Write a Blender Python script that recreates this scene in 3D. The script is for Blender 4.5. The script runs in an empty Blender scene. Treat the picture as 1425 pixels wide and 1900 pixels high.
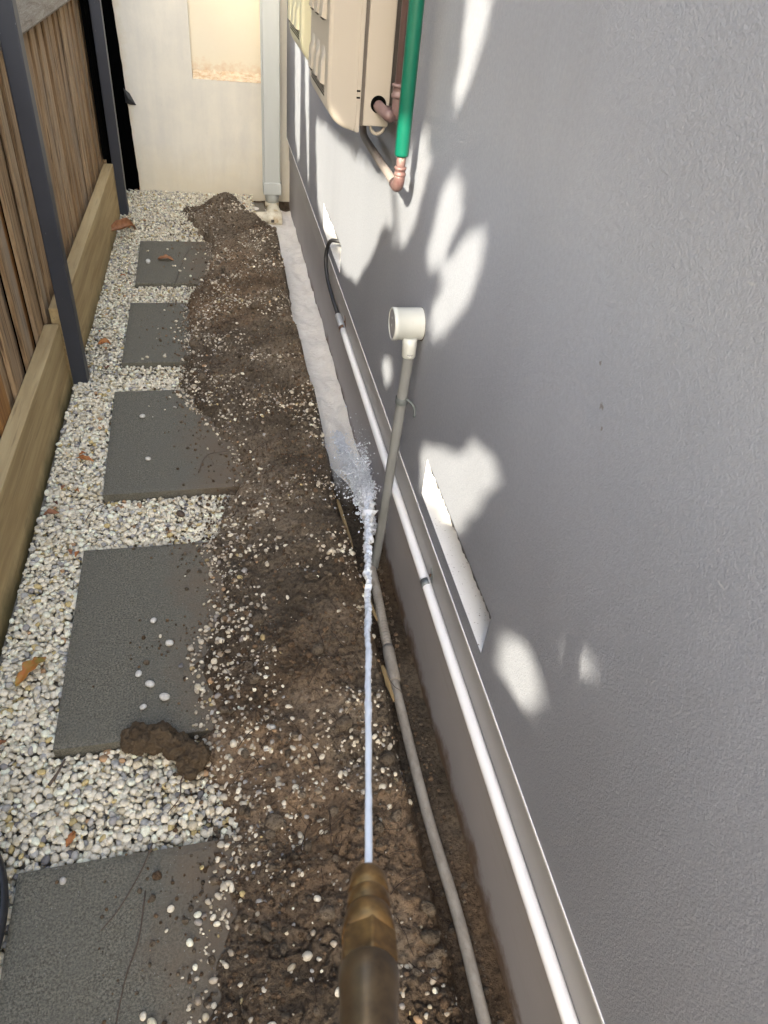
import bpy, bmesh, math, random
import numpy as np
from mathutils import Vector, Matrix, noise as mnoise

random.seed(7)
rng = np.random.default_rng(11)
scene = bpy.context.scene
C = scene.collection

# ------------------------------------------------------------------ camera
cam_data = bpy.data.cameras.new('camera')
cam = bpy.data.objects.new('camera', cam_data)
C.objects.link(cam)
F_PX = 1310.0
VY = (-336.0, -1128.0)
VZX = -187.0
VZY = (-F_PX * F_PX - VY[0] * VZX) / VY[1]
Fv = np.array([VY[0], VY[1], F_PX]); Fv /= np.linalg.norm(Fv)
Dv = np.array([VZX, VZY, F_PX]); Dv /= np.linalg.norm(Dv)
Rv = np.cross(Dv, Fv)
M = Matrix(((Rv[0], -Rv[1], -Rv[2], 0.0),
            (Fv[0], -Fv[1], -Fv[2], 0.0),
            (-Dv[0], Dv[1], Dv[2], 1.5),
            (0, 0, 0, 1)))
cam.matrix_world = M
cam_data.sensor_fit = 'VERTICAL'
cam_data.sensor_height = 36.0
cam_data.sensor_width = 27.0
cam_data.lens = F_PX / 1900.0 * 36.0
cam_data.clip_start = 0.02
cam_data.clip_end = 400.0
cam_data.dof.use_dof = True
cam_data.dof.focus_distance = 1.9
cam_data.dof.aperture_fstop = 18.0
scene.camera = cam

# ------------------------------------------------------------------ light
SUN_D = np.array([0.195, 0.29, -0.205]); SUN_D /= np.linalg.norm(SUN_D)
world = bpy.data.worlds.new('World')
scene.world = world
world.use_nodes = True
wn = world.node_tree
for n in list(wn.nodes): wn.nodes.remove(n)
sky = wn.nodes.new('ShaderNodeTexSky')
sky.sky_type = 'NISHITA'
sky.sun_disc = False
sky.sun_elevation = math.asin(-SUN_D[2])
sky.sun_rotation = math.atan2(-SUN_D[0], -SUN_D[1])
sky.air_density = 1.0
sky.dust_density = 4.0
sky.ozone_density = 1.0
bg = wn.nodes.new('ShaderNodeBackground')
bg.inputs['Strength'].default_value = 0.15
wo = wn.nodes.new('ShaderNodeOutputWorld')
wn.links.new(sky.outputs[0], bg.inputs[0])
wn.links.new(bg.outputs[0], wo.inputs[0])

sun_data = bpy.data.lights.new('sun', 'SUN')
sun_data.energy = 2.9
sun_data.angle = math.radians(0.53)
sun_data.color = (1.0, 0.91, 0.76)
sun = bpy.data.objects.new('sun', sun_data)
C.objects.link(sun)
sun.rotation_euler = Vector(SUN_D.tolist()).to_track_quat('-Z', 'Y').to_euler()

vs = scene.view_settings
vs.view_transform = 'Standard'
vs.look = 'None'
vs.gamma = 1.0
vs.exposure = 2.78
vs.use_curve_mapping = False
try:
    vs.use_white_balance = True
    vs.white_balance_temperature = 6550
    vs.white_balance_tint = 7
except Exception:
    pass
scene.cycles.max_bounces = 8
scene.cycles.diffuse_bounces = 4
scene.cycles.volume_step_rate = 2.0
scene.cycles.volume_bounces = 2

# ------------------------------------------------------------------ helpers
def link(o, parent=None):
    C.objects.link(o)
    if parent is not None:
        o.parent = parent
    return o

def tag(o, label=None, cat=None, group=None, kind=None):
    if label: o['label'] = label
    if cat: o['category'] = cat
    if group: o['group'] = group
    if kind: o['kind'] = kind
    return o

def empty(name, loc=(0, 0, 0), label=None, cat=None, group=None):
    o = bpy.data.objects.new(name, None)
    o.location = loc
    o.empty_display_size = 0.05
    C.objects.link(o)
    tag(o, label, cat, group)
    return o

def new_obj(name, me, m, parent=None, smooth=False):
    """parts are built in world coordinates and pushed back to the parent's frame"""
    if m is not None: me.materials.append(m)
    if smooth:
        me.polygons.foreach_set('use_smooth', [True] * len(me.polygons))
    o = bpy.data.objects.new(name, me)
    C.objects.link(o)
    if parent is not None:
        o.parent = parent
        p = parent; off = Vector((0, 0, 0))
        while p is not None:
            off += p.location; p = p.parent
        if off.length > 0:
            me.transform(Matrix.Translation(-off))
    return o

def np_mesh(name, V, Fc):
    me = bpy.data.meshes.new(name)
    V = np.asarray(V, dtype=np.float32); Fc = np.asarray(Fc, dtype=np.int32)
    k = Fc.shape[1]
    me.vertices.add(len(V)); me.vertices.foreach_set('co', V.ravel())
    me.loops.add(Fc.size); me.loops.foreach_set('vertex_index', Fc.ravel())
    me.polygons.add(len(Fc))
    me.polygons.foreach_set('loop_start', np.arange(0, Fc.size, k, dtype=np.int32))
    me.update(calc_edges=True)
    return me

def set_vcol(me, cols, name='tint'):
    a = me.attributes.new(name, 'FLOAT_COLOR', 'POINT')
    c = np.ones((len(me.vertices), 4), dtype=np.float32)
    c[:, :3] = cols
    a.data.foreach_set('color', c.ravel())

def bm_mesh(name, bm):
    bmesh.ops.recalc_face_normals(bm, faces=bm.faces[:])
    me = bpy.data.meshes.new(name); bm.to_mesh(me); bm.free()
    return me

def add_box(bm, lo, hi, bevel=0.0, seg=2):
    b2 = bmesh.new()
    bmesh.ops.create_cube(b2, size=1.0)
    for v in b2.verts:
        for i in range(3):
            v.co[i] = lo[i] if v.co[i] < 0 else hi[i]
    if bevel > 0:
        bmesh.ops.bevel(b2, geom=b2.edges[:], offset=bevel, segments=seg, profile=0.6, affect='EDGES')
    me = bpy.data.meshes.new('tmp'); b2.to_mesh(me); b2.free()
    bm.from_mesh(me); bpy.data.meshes.remove(me)

def box(name, lo, hi, m, parent=None, bevel=0.0, seg=2, smooth=False):
    bm = bmesh.new(); add_box(bm, lo, hi, bevel, seg)
    return new_obj(name, bm_mesh(name, bm), m, parent, smooth)

def tube_geo(pts, rad, n=14, cap=True):
    P = np.array(pts, dtype=float)
    if np.isscalar(rad): rad = [rad] * len(P)
    T = np.gradient(P, axis=0)
    for i in range(len(T)):
        if np.linalg.norm(T[i]) < 1e-9: T[i] = T[i - 1]
    T /= np.linalg.norm(T, axis=1)[:, None]
    up = np.array([0, 0, 1.0]) if abs(T[0][2]) < 0.9 else np.array([0, 1.0, 0])
    N = np.cross(T[0], up); N /= np.linalg.norm(N)
    V = []
    for i in range(len(P)):
        N = N - T[i] * (N @ T[i]); N /= np.linalg.norm(N)
        B = np.cross(T[i], N)
        for k in range(n):
            a = 2 * math.pi * k / n
            V.append(P[i] + rad[i] * (math.cos(a) * N + math.sin(a) * B))
    Fc = []
    for i in range(len(P) - 1):
        for k in range(n):
            Fc.append((i * n + k, i * n + (k + 1) % n, (i + 1) * n + (k + 1) % n, (i + 1) * n + k))
    if cap:
        Fc.append(tuple(range(n))[::-1]); Fc.append(tuple((len(P) - 1) * n + k for k in range(n)))
    return V, Fc

def tube(name, pts, rad, m, parent=None, n=14, cap=True, smooth=True):
    V, Fc = tube_geo(pts, rad, n, cap)
    me = bpy.data.meshes.new(name)
    me.from_pydata([tuple(v) for v in V], [], Fc); me.update()
    o = new_obj(name, me, m, parent, smooth)
    if smooth:
        for p in me.polygons:
            if len(p.vertices) > 4: p.use_smooth = False
    return o

def spline(pts, n=8):
    P = [np.array(p, float) for p in pts]
    P = [2 * P[0] - P[1]] + P + [2 * P[-1] - P[-2]]
    out = []
    for i in range(1, len(P) - 2):
        for k in range(n):
            t = k / n
            out.append(0.5 * ((2 * P[i]) + (-P[i - 1] + P[i + 1]) * t + (2 * P[i - 1] - 5 * P[i] + 4 * P[i + 1] - P[i + 2]) * t * t
                              + (-P[i - 1] + 3 * P[i] - 3 * P[i + 1] + P[i + 2]) * t ** 3))
    out.append(P[-2])
    return out

# numpy value noise
def _hash(ix, iy, s):
    h = (ix * 374761393 + iy * 668265263 + s * 2147483647) & 0xffffffff
    h = ((h ^ (h >> 13)) * 1274126177) & 0xffffffff
    return ((h ^ (h >> 16)) & 0xffff) / 65535.0

def vnoise(x, y, s=0):
    ix = np.floor(x).astype(np.int64); iy = np.floor(y).astype(np.int64)
    fx = x - ix; fy = y - iy
    fx = fx * fx * (3 - 2 * fx); fy = fy * fy * (3 - 2 * fy)
    a = _hash(ix, iy, s); b = _hash(ix + 1, iy, s); c = _hash(ix, iy + 1, s); d = _hash(ix + 1, iy + 1, s)
    return (a * (1 - fx) + b * fx) * (1 - fy) + (c * (1 - fx) + d * fx) * fy

def fbm(x, y, s=0, o=4, g=0.5):
    r = 0; a = 1; t = 0
    for k in range(o):
        r = r + a * vnoise(x * 2 ** k + 17 * k, y * 2 ** k - 9 * k, s + k); t += a; a *= g
    return r / t

def sm(e0, e1, x):
    t = np.clip((x - e0) / (e1 - e0), 0, 1)
    return t * t * (3 - 2 * t)

# ------------------------------------------------------------------ materials
class NT:
    def __init__(s, name):
        s.m = bpy.data.materials.new(name); s.m.use_nodes = True
        s.t = s.m.node_tree
        s.b = s.t.nodes['Principled BSDF']
        s.co = s.t.nodes.new('ShaderNodeTexCoord').outputs['Object']
    def n(s, typ, **kw):
        nd = s.t.nodes.new(typ)
        for k, v in kw.items(): setattr(nd, k, v)
        return nd
    def lk(s, a, b): s.t.links.new(a, b)
    def mapping(s, scale=(1, 1, 1), src=None, loc=None):
        mp = s.n('ShaderNodeMapping'); mp.inputs['Scale'].default_value = scale
        s.lk(src or s.co, mp.inputs['Vector'])
        if loc is not None: s.lk(loc, mp.inputs['Location'])
        return mp.outputs[0]
    def noise(s, scale, detail=4, rough=0.5, vec=None, dist=0.0):
        nd = s.n('ShaderNodeTexNoise')
        nd.inputs['Scale'].default_value = scale; nd.inputs['Detail'].default_value = detail
        nd.inputs['Roughness'].default_value = rough; nd.inputs['Distortion'].default_value = dist
        s.lk(vec or s.co, nd.inputs['Vector'])
        return nd.outputs['Fac']
    def ramp(s, fac, stops):
        r = s.n('ShaderNodeValToRGB'); e = r.color_ramp.elements
        while len(e) < len(stops): e.new(0.5)
        for i, (p, c) in enumerate(stops):
            e[i].position = p
            e[i].color = (c[0], c[1], c[2], 1) if not np.isscalar(c) else (c, c, c, 1)
        s.lk(fac, r.inputs[0])
        return r.outputs[0]
    def mix(s, fac, a, b, mode='MIX'):
        mx = s.n('ShaderNodeMix', data_type='RGBA', blend_type=mode)
        for idx, val in ((0, fac), (6, a), (7, b)):
            if hasattr(val, 'is_output'): s.lk(val, mx.inputs[idx])
            elif idx == 0: mx.inputs[0].default_value = val
            else: mx.inputs[idx].default_value = (*val, 1) if not np.isscalar(val) else (val, val, val, 1)
        return mx.outputs[2]
    def math(s, op, a, b=0.0):
        md = s.n('ShaderNodeMath', operation=op)
        for i, v in enumerate((a, b)):
            if hasattr(v, 'is_output'): s.lk(v, md.inputs[i])
            else: md.inputs[i].default_value = v
        return md.outputs[0]
    def attr(s, name):
        a = s.n('ShaderNodeAttribute'); a.attribute_name = name
        return a.outputs['Color']
    def rand(s): return s.n('ShaderNodeObjectInfo').outputs['Random']
    def sep(s, src=None):
        x = s.n('ShaderNodeSeparateXYZ'); s.lk(src or s.co, x.inputs[0]); return x.outputs
    def bump(s, h, dist=0.002, strength=1.0):
        b = s.n('ShaderNodeBump'); b.inputs['Distance'].default_value = dist
        b.inputs['Strength'].default_value = strength
        s.lk(h, b.inputs['Height']); s.lk(b.outputs[0], s.b.inputs['Normal'])
    def col(s, c):
        if hasattr(c, 'is_output'): s.lk(c, s.b.inputs['Base Color'])
        else: s.b.inputs['Base Color'].default_value = (*c, 1)
        return s
    def set(s, rough=None, metal=None, spec=None, **kw):
        for nm, v in (('Roughness', rough), ('Metallic', metal), ('Specular IOR Level', spec)):
            if v is None: continue
            if hasattr(v, 'is_output'): s.lk(v, s.b.inputs[nm])
            else: s.b.inputs[nm].default_value = v
        for k, v in kw.items(): s.b.inputs[k.replace('_', ' ')].default_value = v
        return s

def make_materials():
    D = {}
    # upper rendered cladding
    s = NT('wall_render')
    big = s.noise(1.3, 3); fine = s.noise(120, 3, 0.6); mid = s.noise(14, 4, 0.6)
    c = s.mix(s.ramp(big, [(0.3, 0.0), (0.7, 1.0)]), (0.228, 0.239, 0.268), (0.258, 0.269, 0.300))
    c = s.mix(s.ramp(fine, [(0.35, 0.0), (0.7, 1.0)]), c, s.mix(1.0, c, (1.12, 1.12, 1.12), 'MULTIPLY'))
    for (sy, sz, sr) in ((0.725, 1.105, 0.008), (0.692, 1.062, 0.012), (0.676, 1.04, 0.008)):
        dd = s.n('ShaderNodeVectorMath', operation='DISTANCE'); s.lk(s.co, dd.inputs[0]); dd.inputs[1].default_value = (0, sy - 2.5, sz)
        k = s.math('ADD', s.math('DIVIDE', dd.outputs['Value'], sr), s.math('MULTIPLY', s.noise(140, 3, 0.7), 1.2))
        c = s.mix(s.ramp(k, [(0.9, 0.75), (1.0, 0.0)]), c, (0.11, 0.09, 0.07))
    dr = s.ramp(s.noise(1.6, 6, 0.7, s.mapping((1, 1, 0.45))), [(0.45, 0.0), (0.75, 0.30)])
    c = s.mix(dr, c, (0.18, 0.18, 0.19))
    sc = s.noise(26, 2, 0.8, s.mapping((1, 0.5, 2.5)))
    c = s.mix(s.ramp(sc, [(0.745, 0.0), (0.78, 0.45)]), c, (0.40, 0.39, 0.385))
    mud = s.math('ADD', s.math('MULTIPLY', s.math('SUBTRACT', s.sep()[2], 0.375), 7.0), s.math('MULTIPLY', s.noise(42, 5, 0.8), 1.5))
    c = s.mix(s.ramp(mud, [(0.42, 0.5), (0.72, 0.0)]), c, (0.19, 0.165, 0.145))
    s.col(c)
    v = s.n('ShaderNodeTexVoronoi'); v.inputs['Scale'].default_value = 260; v.feature = 'SMOOTH_F1'
    s.lk(s.mapping((1, 1, 1)), v.inputs['Vector'])
    h = s.math('ADD', s.math('MULTIPLY', v.outputs['Distance'], 0.8), s.math('ADD', s.math('MULTIPLY', s.noise(480, 3, 0.6), 1.0), s.math('MULTIPLY', s.noise(330, 4, 0.7), 1.2)))
    s.bump(h, 0.0015, 0.55); s.set(rough=0.62, spec=0.45)
    D['render'] = s.m
    # plinth
    s = NT('plinth_paint')
    z = s.sep()[2]
    st = s.noise(5, 5, 0.65, s.mapping((1, 1, 6)))
    c = s.mix(s.ramp(s.noise(2.2, 4), [(0.3, 0), (0.7, 1)]), (0.345, 0.330, 0.332), (0.40, 0.385, 0.385))
    dirt = s.math('ADD', s.math('MULTIPLY', z, 9.0), s.math('MULTIPLY', s.noise(9, 5, 0.7), 1.7))
    c = s.mix(s.ramp(dirt, [(0.0, 1.0), (0.42, 0.0)]), c, (0.15, 0.10, 0.065))
    c = s.mix(s.ramp(st, [(0.55, 0), (0.75, 0.35)]), c, (0.30, 0.27, 0.24))
    s.col(c); s.bump(s.noise(300, 3), 0.0006, 0.35); s.set(rough=0.6, spec=0.4)
    D['plinth'] = s.m
    s = NT('plinth_strip_paint')
    s.col(s.mix(s.ramp(s.noise(8, 5, 0.6, s.mapping((1, 0.3, 1))), [(0.4, 0), (0.75, 1)]), (0.37, 0.365, 0.36), (0.31, 0.305, 0.30)))
    s.bump(s.noise(300, 3), 0.0005, 0.3); s.set(rough=0.5); D['strip'] = s.m
    s = NT('bead_paint'); s.col(s.mix(s.noise(30), (0.68, 0.66, 0.62), (0.8, 0.79, 0.76))); s.set(rough=0.5); D['bead'] = s.m
    s = NT('sill_paint')
    d = s.noise(160, 2, 0.9)
    s.col(s.mix(s.ramp(d, [(0.66, 0.0), (0.70, 1.0)]), s.mix(s.noise(12, 5), (0.66, 0.65, 0.63), (0.74, 0.73, 0.71)), (0.16, 0.12, 0.09)))
    s.bump(d, 0.001, 0.4); s.set(rough=0.55); D['sill'] = s.m
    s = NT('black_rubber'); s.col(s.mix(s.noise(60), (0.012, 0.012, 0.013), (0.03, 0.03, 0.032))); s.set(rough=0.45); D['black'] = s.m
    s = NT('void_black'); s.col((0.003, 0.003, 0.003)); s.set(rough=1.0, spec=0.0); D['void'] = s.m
    # end wall
    s = NT('cream_render')
    x, y, z = s.sep()
    streak = s.math('ADD', s.math('MULTIPLY', s.noise(2.6, 5, 0.62, s.mapping((2.2, 1, 0.30))), 0.55), s.math('MULTIPLY', s.noise(4.0, 6, 0.7), 0.45))
    c = s.mix(s.ramp(streak, [(0.42, 0), (0.62, 1)]), (0.80, 0.745, 0.62), (0.68, 0.64, 0.55))
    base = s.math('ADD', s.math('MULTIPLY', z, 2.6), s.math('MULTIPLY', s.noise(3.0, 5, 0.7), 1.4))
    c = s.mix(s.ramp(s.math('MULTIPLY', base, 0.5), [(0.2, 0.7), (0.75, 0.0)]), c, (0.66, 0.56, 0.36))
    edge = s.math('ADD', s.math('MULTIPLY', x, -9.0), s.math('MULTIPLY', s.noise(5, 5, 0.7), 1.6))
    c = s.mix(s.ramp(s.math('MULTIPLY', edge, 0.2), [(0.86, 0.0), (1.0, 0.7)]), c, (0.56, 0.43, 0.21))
    c = s.mix(s.ramp(s.noise(34, 4, 0.7), [(0.68, 0), (0.75, 0.5)]), c, (0.42, 0.36, 0.27))
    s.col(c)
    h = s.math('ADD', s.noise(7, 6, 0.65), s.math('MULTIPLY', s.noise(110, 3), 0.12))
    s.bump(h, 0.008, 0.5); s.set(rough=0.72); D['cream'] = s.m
    s = NT('niche_render')
    x, y, z = s.sep()
    c = s.mix(s.noise(4, 5), (0.80, 0.70, 0.50), (0.84, 0.76, 0.60))
    rim = s.math('ADD', s.math('MULTIPLY', z, 8.0), s.math('MULTIPLY', s.noise(22, 5, 0.7), 2.0))
    c = s.mix(s.ramp(s.math('MULTIPLY', rim, 0.14), [(0.90, 0.8), (1.0, 0.0)]), c, (0.70, 0.46, 0.26))
    s.col(c); s.bump(s.noise(60, 5, 0.7), 0.003, 0.6); s.set(rough=0.8); D['niche'] = s.m
    s = NT('niche_ledge_render')
    c = s.mix(s.ramp(s.noise(28, 5, 0.75, s.mapping((1, 2, 2))), [(0.4, 0), (0.62, 1)]), (0.80, 0.68, 0.48), (0.62, 0.42, 0.24))
    s.col(c); s.bump(s.noise(60, 5, 0.7), 0.006, 0.8); s.set(rough=0.85); D['ledge'] = s.m
    # metals / plastics
    s = NT('charcoal_steel')
    sc = s.noise(130, 2, 0.9, s.mapping((1, 1, 0.25)))
    c = s.mix(s.ramp(s.noise(6, 4), [(0.3, 0), (0.7, 1)]), (0.030, 0.033, 0.042), (0.040, 0.043, 0.053))
    c = s.mix(s.ramp(sc, [(0.73, 0), (0.78, 0.7)]), c, (0.25, 0.25, 0.25))
    s.col(c); s.bump(s.noise(90, 3), 0.0004, 0.3); s.set(rough=0.42, spec=0.5); D['steel'] = s.m
    s = NT('white_pvc'); s.col(s.mix(s.noise(9, 5, 0.7), (0.90, 0.89, 0.87), (0.84, 0.835, 0.82))); s.set(rough=0.3, spec=0.5); D['pvc'] = s.m
    s = NT('grey_pvc'); s.col(s.mix(s.noise(12, 5, 0.7), (0.185, 0.19, 0.185), (0.23, 0.235, 0.23))); s.set(rough=0.45); D['greypvc'] = s.m
    s = NT('pale_grey_plastic')
    s.col(s.mix(s.ramp(s.noise(45, 5, 0.7), [(0.62, 0), (0.75, 0.6)]), s.mix(s.noise(6, 4), (0.43, 0.44, 0.41), (0.48, 0.49, 0.46)), (0.36, 0.33, 0.28)))
    s.set(rough=0.38); D['jbox'] = s.m
    s = NT('lid_grey_plastic'); s.col(s.mix(s.noise(30, 4), (0.22, 0.21, 0.215), (0.27, 0.26, 0.26))); s.set(rough=0.5); D['lid'] = s.m
    s = NT('galvanised_clip'); s.col(s.mix(s.noise(80, 4, 0.7), (0.10, 0.12, 0.12), (0.26, 0.28, 0.28))); s.set(rough=0.5, metal=0.5); D['clip'] = s.m
    s = NT('rusty_metal'); s.col(s.mix(s.ramp(s.noise(90, 4, 0.7), [(0.4, 0), (0.6, 1)]), (0.10, 0.075, 0.06), (0.23, 0.10, 0.04))); s.set(rough=0.75, metal=0.3); D['rust'] = s.m
    s = NT('downpipe_paint')
    s.col(s.mix(s.noise(6, 5, 0.7, s.mapping((4, 4, 0.6))), (0.46, 0.475, 0.44), (0.54, 0.56, 0.53))); s.set(rough=0.42); D['downpipe'] = s.m
    s = NT('cream_pvc')
    s.col(s.mix(s.ramp(s.noise(24, 5, 0.7), [(0.45, 0), (0.7, 1)]), (0.72, 0.66, 0.50), (0.46, 0.34, 0.18))); s.set(rough=0.5); D['creampvc'] = s.m
    s = NT('heater_enamel')
    s.col(s.mix(s.noise(5, 5, 0.6), (0.275, 0.247, 0.208), (0.31, 0.28, 0.238))); s.set(rough=0.36, spec=0.5); D['heater'] = s.m
    s = NT('heater_enamel_yellowish'); s.col(s.mix(s.noise(5, 5, 0.6), (0.43, 0.41, 0.28), (0.47, 0.455, 0.33))); s.set(rough=0.4); D['heater2'] = s.m  # lighter and yellower than the nearer heater's enamel
    s = NT('dark_gasket'); s.col(s.mix(s.noise(40), (0.06, 0.05, 0.042), (0.10, 0.085, 0.07))); s.set(rough=0.7); D['gasket'] = s.m
    s = NT('purple_brown_pipe'); s.col(s.mix(s.noise(30, 5, 0.7), (0.10, 0.06, 0.058), (0.16, 0.105, 0.10))); s.set(rough=0.45); D['purple'] = s.m
    s = NT('weathered_copper')
    c = s.mix(s.ramp(s.noise(26, 5, 0.7), [(0.35, 0), (0.65, 1)]), (0.105, 0.048, 0.045), (0.16, 0.10, 0.09))
    c = s.mix(s.ramp(s.noise(48, 4, 0.7), [(0.60, 0), (0.70, 0.8)]), c, (0.26, 0.38, 0.30))
    s.col(c); s.set(rough=0.55, metal=0.25); D['copper'] = s.m
    s = NT('painted_copper_pipe'); s.col(s.mix(s.noise(30, 5, 0.7), (0.12, 0.10, 0.09), (0.16, 0.14, 0.125))); s.set(rough=0.55); D['copper2'] = s.m
    s = NT('green_lagging'); s.col(s.mix(s.noise(14, 4), (0.0006, 0.072, 0.044), (0.001, 0.095, 0.058))); s.set(rough=0.42, spec=0.4); D['green'] = s.m
    s = NT('aged_brass')
    c = s.mix(s.ramp(s.noise(70, 5, 0.65), [(0.35, 0), (0.62, 1)]), (0.31, 0.175, 0.06), (0.13, 0.07, 0.028))
    s.col(c); s.set(rough=0.46, metal=0.8); s.bump(s.noise(300, 3), 0.0003, 0.4); D['brass'] = s.m
    s = NT('tarnished_brass_barrel')
    c = s.mix(s.ramp(s.noise(50, 5, 0.65), [(0.35, 0), (0.7, 1)]), (0.09, 0.058, 0.032), (0.20, 0.13, 0.065))
    s.col(c); s.set(rough=0.38, metal=0.7); D['barrel'] = s.m
    s = NT('brass_dark_insert'); s.col((0.03, 0.032, 0.036)); s.set(rough=0.5, metal=0.5); D['insert'] = s.m
    # timber
    s = NT('paling_timber')
    off = s.n('ShaderNodeCombineXYZ'); r = s.rand()
    for i in range(3): s.lk(s.math('MULTIPLY', r, 37.0), off.inputs[i])
    vec = s.mapping((1, 1, 0.035), loc=off.outputs[0])
    g1 = s.noise(55, 6, 0.62, vec, 0.3); g2 = s.noise(190, 4, 0.6, vec)
    a = s.mix(r, (0.40, 0.262, 0.135), (0.58, 0.425, 0.255))
    b = s.mix(s.ramp(g1, [(0.32, 0), (0.66, 1)]), s.mix(1.0, a, (0.55, 0.48, 0.42), 'MULTIPLY'), a)
    b = s.mix(s.ramp(g2, [(0.34, 0.85), (0.50, 0)]), b, (0.06, 0.033, 0.018))
    g3 = s.noise(9, 3, 0.5, s.mapping((1, 1, 0.12), loc=off.outputs[0]))
    b = s.mix(s.ramp(g3, [(0.5, 0), (0.75, 0.55)]), b, (0.34, 0.30, 0.24))
    s.col(b); s.bump(s.math('ADD', g1, s.math('MULTIPLY', g2, 0.6)), 0.0022, 0.7); s.set(rough=0.75, spec=0.25); D['paling'] = s.m
    s = NT('orange_paling_timber')
    vec = s.mapping((1, 1, 0.035)); g1 = s.noise(60, 6, 0.62, vec, 0.3)
    s.col(s.mix(s.ramp(g1, [(0.35, 0), (0.65, 1)]), (0.20, 0.085, 0.022), (0.40, 0.20, 0.06)))
    s.bump(g1, 0.002, 0.7); s.set(rough=0.7); D['paling2'] = s.m
    s = NT('plinth_board_timber')
    vec = s.mapping((1, 0.06, 1)); g1 = s.noise(22, 6, 0.62, vec, 0.5); g2 = s.noise(120, 4, 0.6, s.mapping((1, 0.04, 1)))
    b = s.mix(s.ramp(g1, [(0.32, 0), (0.66, 1)]), (0.36, 0.25, 0.115), (0.54, 0.41, 0.21))
    b = s.mix(s.ramp(g2, [(0.26, 0.5), (0.42, 0)]), b, (0.10, 0.06, 0.03))
    z = s.sep()[2]
    gr = s.math('ADD', s.math('MULTIPLY', z, 6.0), s.noise(5, 5, 0.7))
    b = s.mix(s.ramp(gr, [(0.35, 0.8), (0.85, 0.0)]), b, (0.07, 0.066, 0.025))
    s.col(b); s.bump(s.math('ADD', g1, s.math('MULTIPLY', g2, 0.7)), 0.0025, 0.7); s.set(rough=0.72, spec=0.25); D['sleeper'] = s.m
    s = NT('weathered_rail_timber')
    vec = s.mapping((1, 0.10, 1)); g1 = s.noise(60, 6, 0.7, vec, 0.8); g2 = s.noise(240, 4, 0.7, s.mapping((1, 0.15, 1)))
    b = s.mix(s.ramp(g1, [(0.32, 0), (0.66, 1)]), (0.27, 0.225, 0.17), (0.46, 0.41, 0.33))
    b = s.mix(s.ramp(g2, [(0.32, 0.6), (0.48, 0)]), b, (0.14, 0.11, 0.08))
    s.col(b); s.bump(s.math('ADD', g1, g2), 0.0035, 0.9); s.set(rough=0.85, spec=0.2); D['rail'] = s.m
    s = NT('pale_split_timber'); s.col(s.mix(s.noise(60, 5, 0.6, s.mapping((1, 0.1, 1))), (0.38, 0.27, 0.12), (0.20, 0.13, 0.06))); s.set(rough=0.8); D['lath'] = s.m
    # slab
    s = NT('bluestone')
    off = s.n('ShaderNodeCombineXYZ'); r = s.rand(); s.lk(s.math('MULTIPLY', r, 19.0), off.inputs[0])
    v0 = s.mapping((1, 1, 1), loc=off.outputs[0])
    sp = s.noise(210, 4, 0.85, v0); sp2 = s.noise(45, 6, 0.75, v0); big = s.noise(5, 5, 0.65, v0)
    c = s.mix(s.ramp(sp, [(0.40, 0), (0.60, 1)]), (0.056, 0.051, 0.037), (0.250, 0.228, 0.172))
    c = s.mix(s.ramp(sp2, [(0.35, 0), (0.7, 0.5)]), c, (0.090, 0.083, 0.058))
    c = s.mix(s.ramp(big, [(0.42, 0), (0.66, 0.6)]), c, (0.135, 0.125, 0.096))
    x, y, z = s.sep()
    dm = s.math('ADD', s.math('MULTIPLY', x, 2.6), s.math('ADD', s.math('MULTIPLY', s.noise(9, 6, 0.7, v0), 1.1), 0.0))
    c = s.mix(s.ramp(dm, [(0.32, 0), (0.80, 0.92)]), c, (0.150, 0.112, 0.074))
    c = s.mix(s.ramp(s.noise(260, 1, 0.5, v0), [(0.735, 0), (0.75, 0.8)]), c, (0.34, 0.33, 0.30))
    s.col(c); s.bump(s.math('ADD', sp, s.math('MULTIPLY', sp2, 0.8)), 0.0016, 0.8); s.set(rough=0.78, spec=0.3); D['slab'] = s.m
    # soil
    s = NT('dug_soil')
    n1 = s.noise(7, 6, 0.65); n2 = s.noise(90, 5, 0.7); n3 = s.noise(420, 3, 0.7)
    tint = s.attr('tint')
    c = s.mix(s.ramp(n1, [(0.3, 0), (0.7, 1)]), (0.158, 0.120, 0.080), (0.300, 0.236, 0.164))
    c = s.mix(s.ramp(n2, [(0.32, 0.9), (0.54, 0)]), c, (0.066, 0.045, 0.029))
    c = s.mix(s.ramp(n3, [(0.62, 0), (0.72, 0.45)]), c, (0.28, 0.22, 0.155))
    c = s.mix(1.0, c, tint, 'MULTIPLY')
    s.col(c)
    s.bump(s.math('ADD', s.math('MULTIPLY', n2, 1.8), s.math('MULTIPLY', n3, 0.8)), 0.009, 1.0)
    s.set(rough=0.9, spec=0.18); D['soil'] = s.m
    s = NT('sandy_clod')
    n2 = s.noise(60, 5, 0.7); n3 = s.noise(500, 3, 0.7)
    c = s.mix(s.ramp(n2, [(0.3, 0), (0.7, 1)]), (0.085, 0.058, 0.035), (0.135, 0.098, 0.060))
    c = s.mix(s.ramp(n3, [(0.3, 0.6), (0.5, 0)]), c, (0.05, 0.035, 0.02))
    s.col(c); s.bump(s.math('ADD', n2, n3), 0.004, 0.9); s.set(rough=0.95, spec=0.1); D['clod'] = s.m
    s = NT('gravel_bed_dirt'); s.col(s.mix(s.noise(60, 5), (0.16, 0.14, 0.10), (0.32, 0.28, 0.21))); s.bump(s.noise(120, 4), 0.01, 1.0); s.set(rough=0.95); D['bed'] = s.m
    s = NT('pebble_stone')
    n = s.noise(160, 4, 0.65); n2 = s.noise(700, 3, 0.7)
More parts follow.
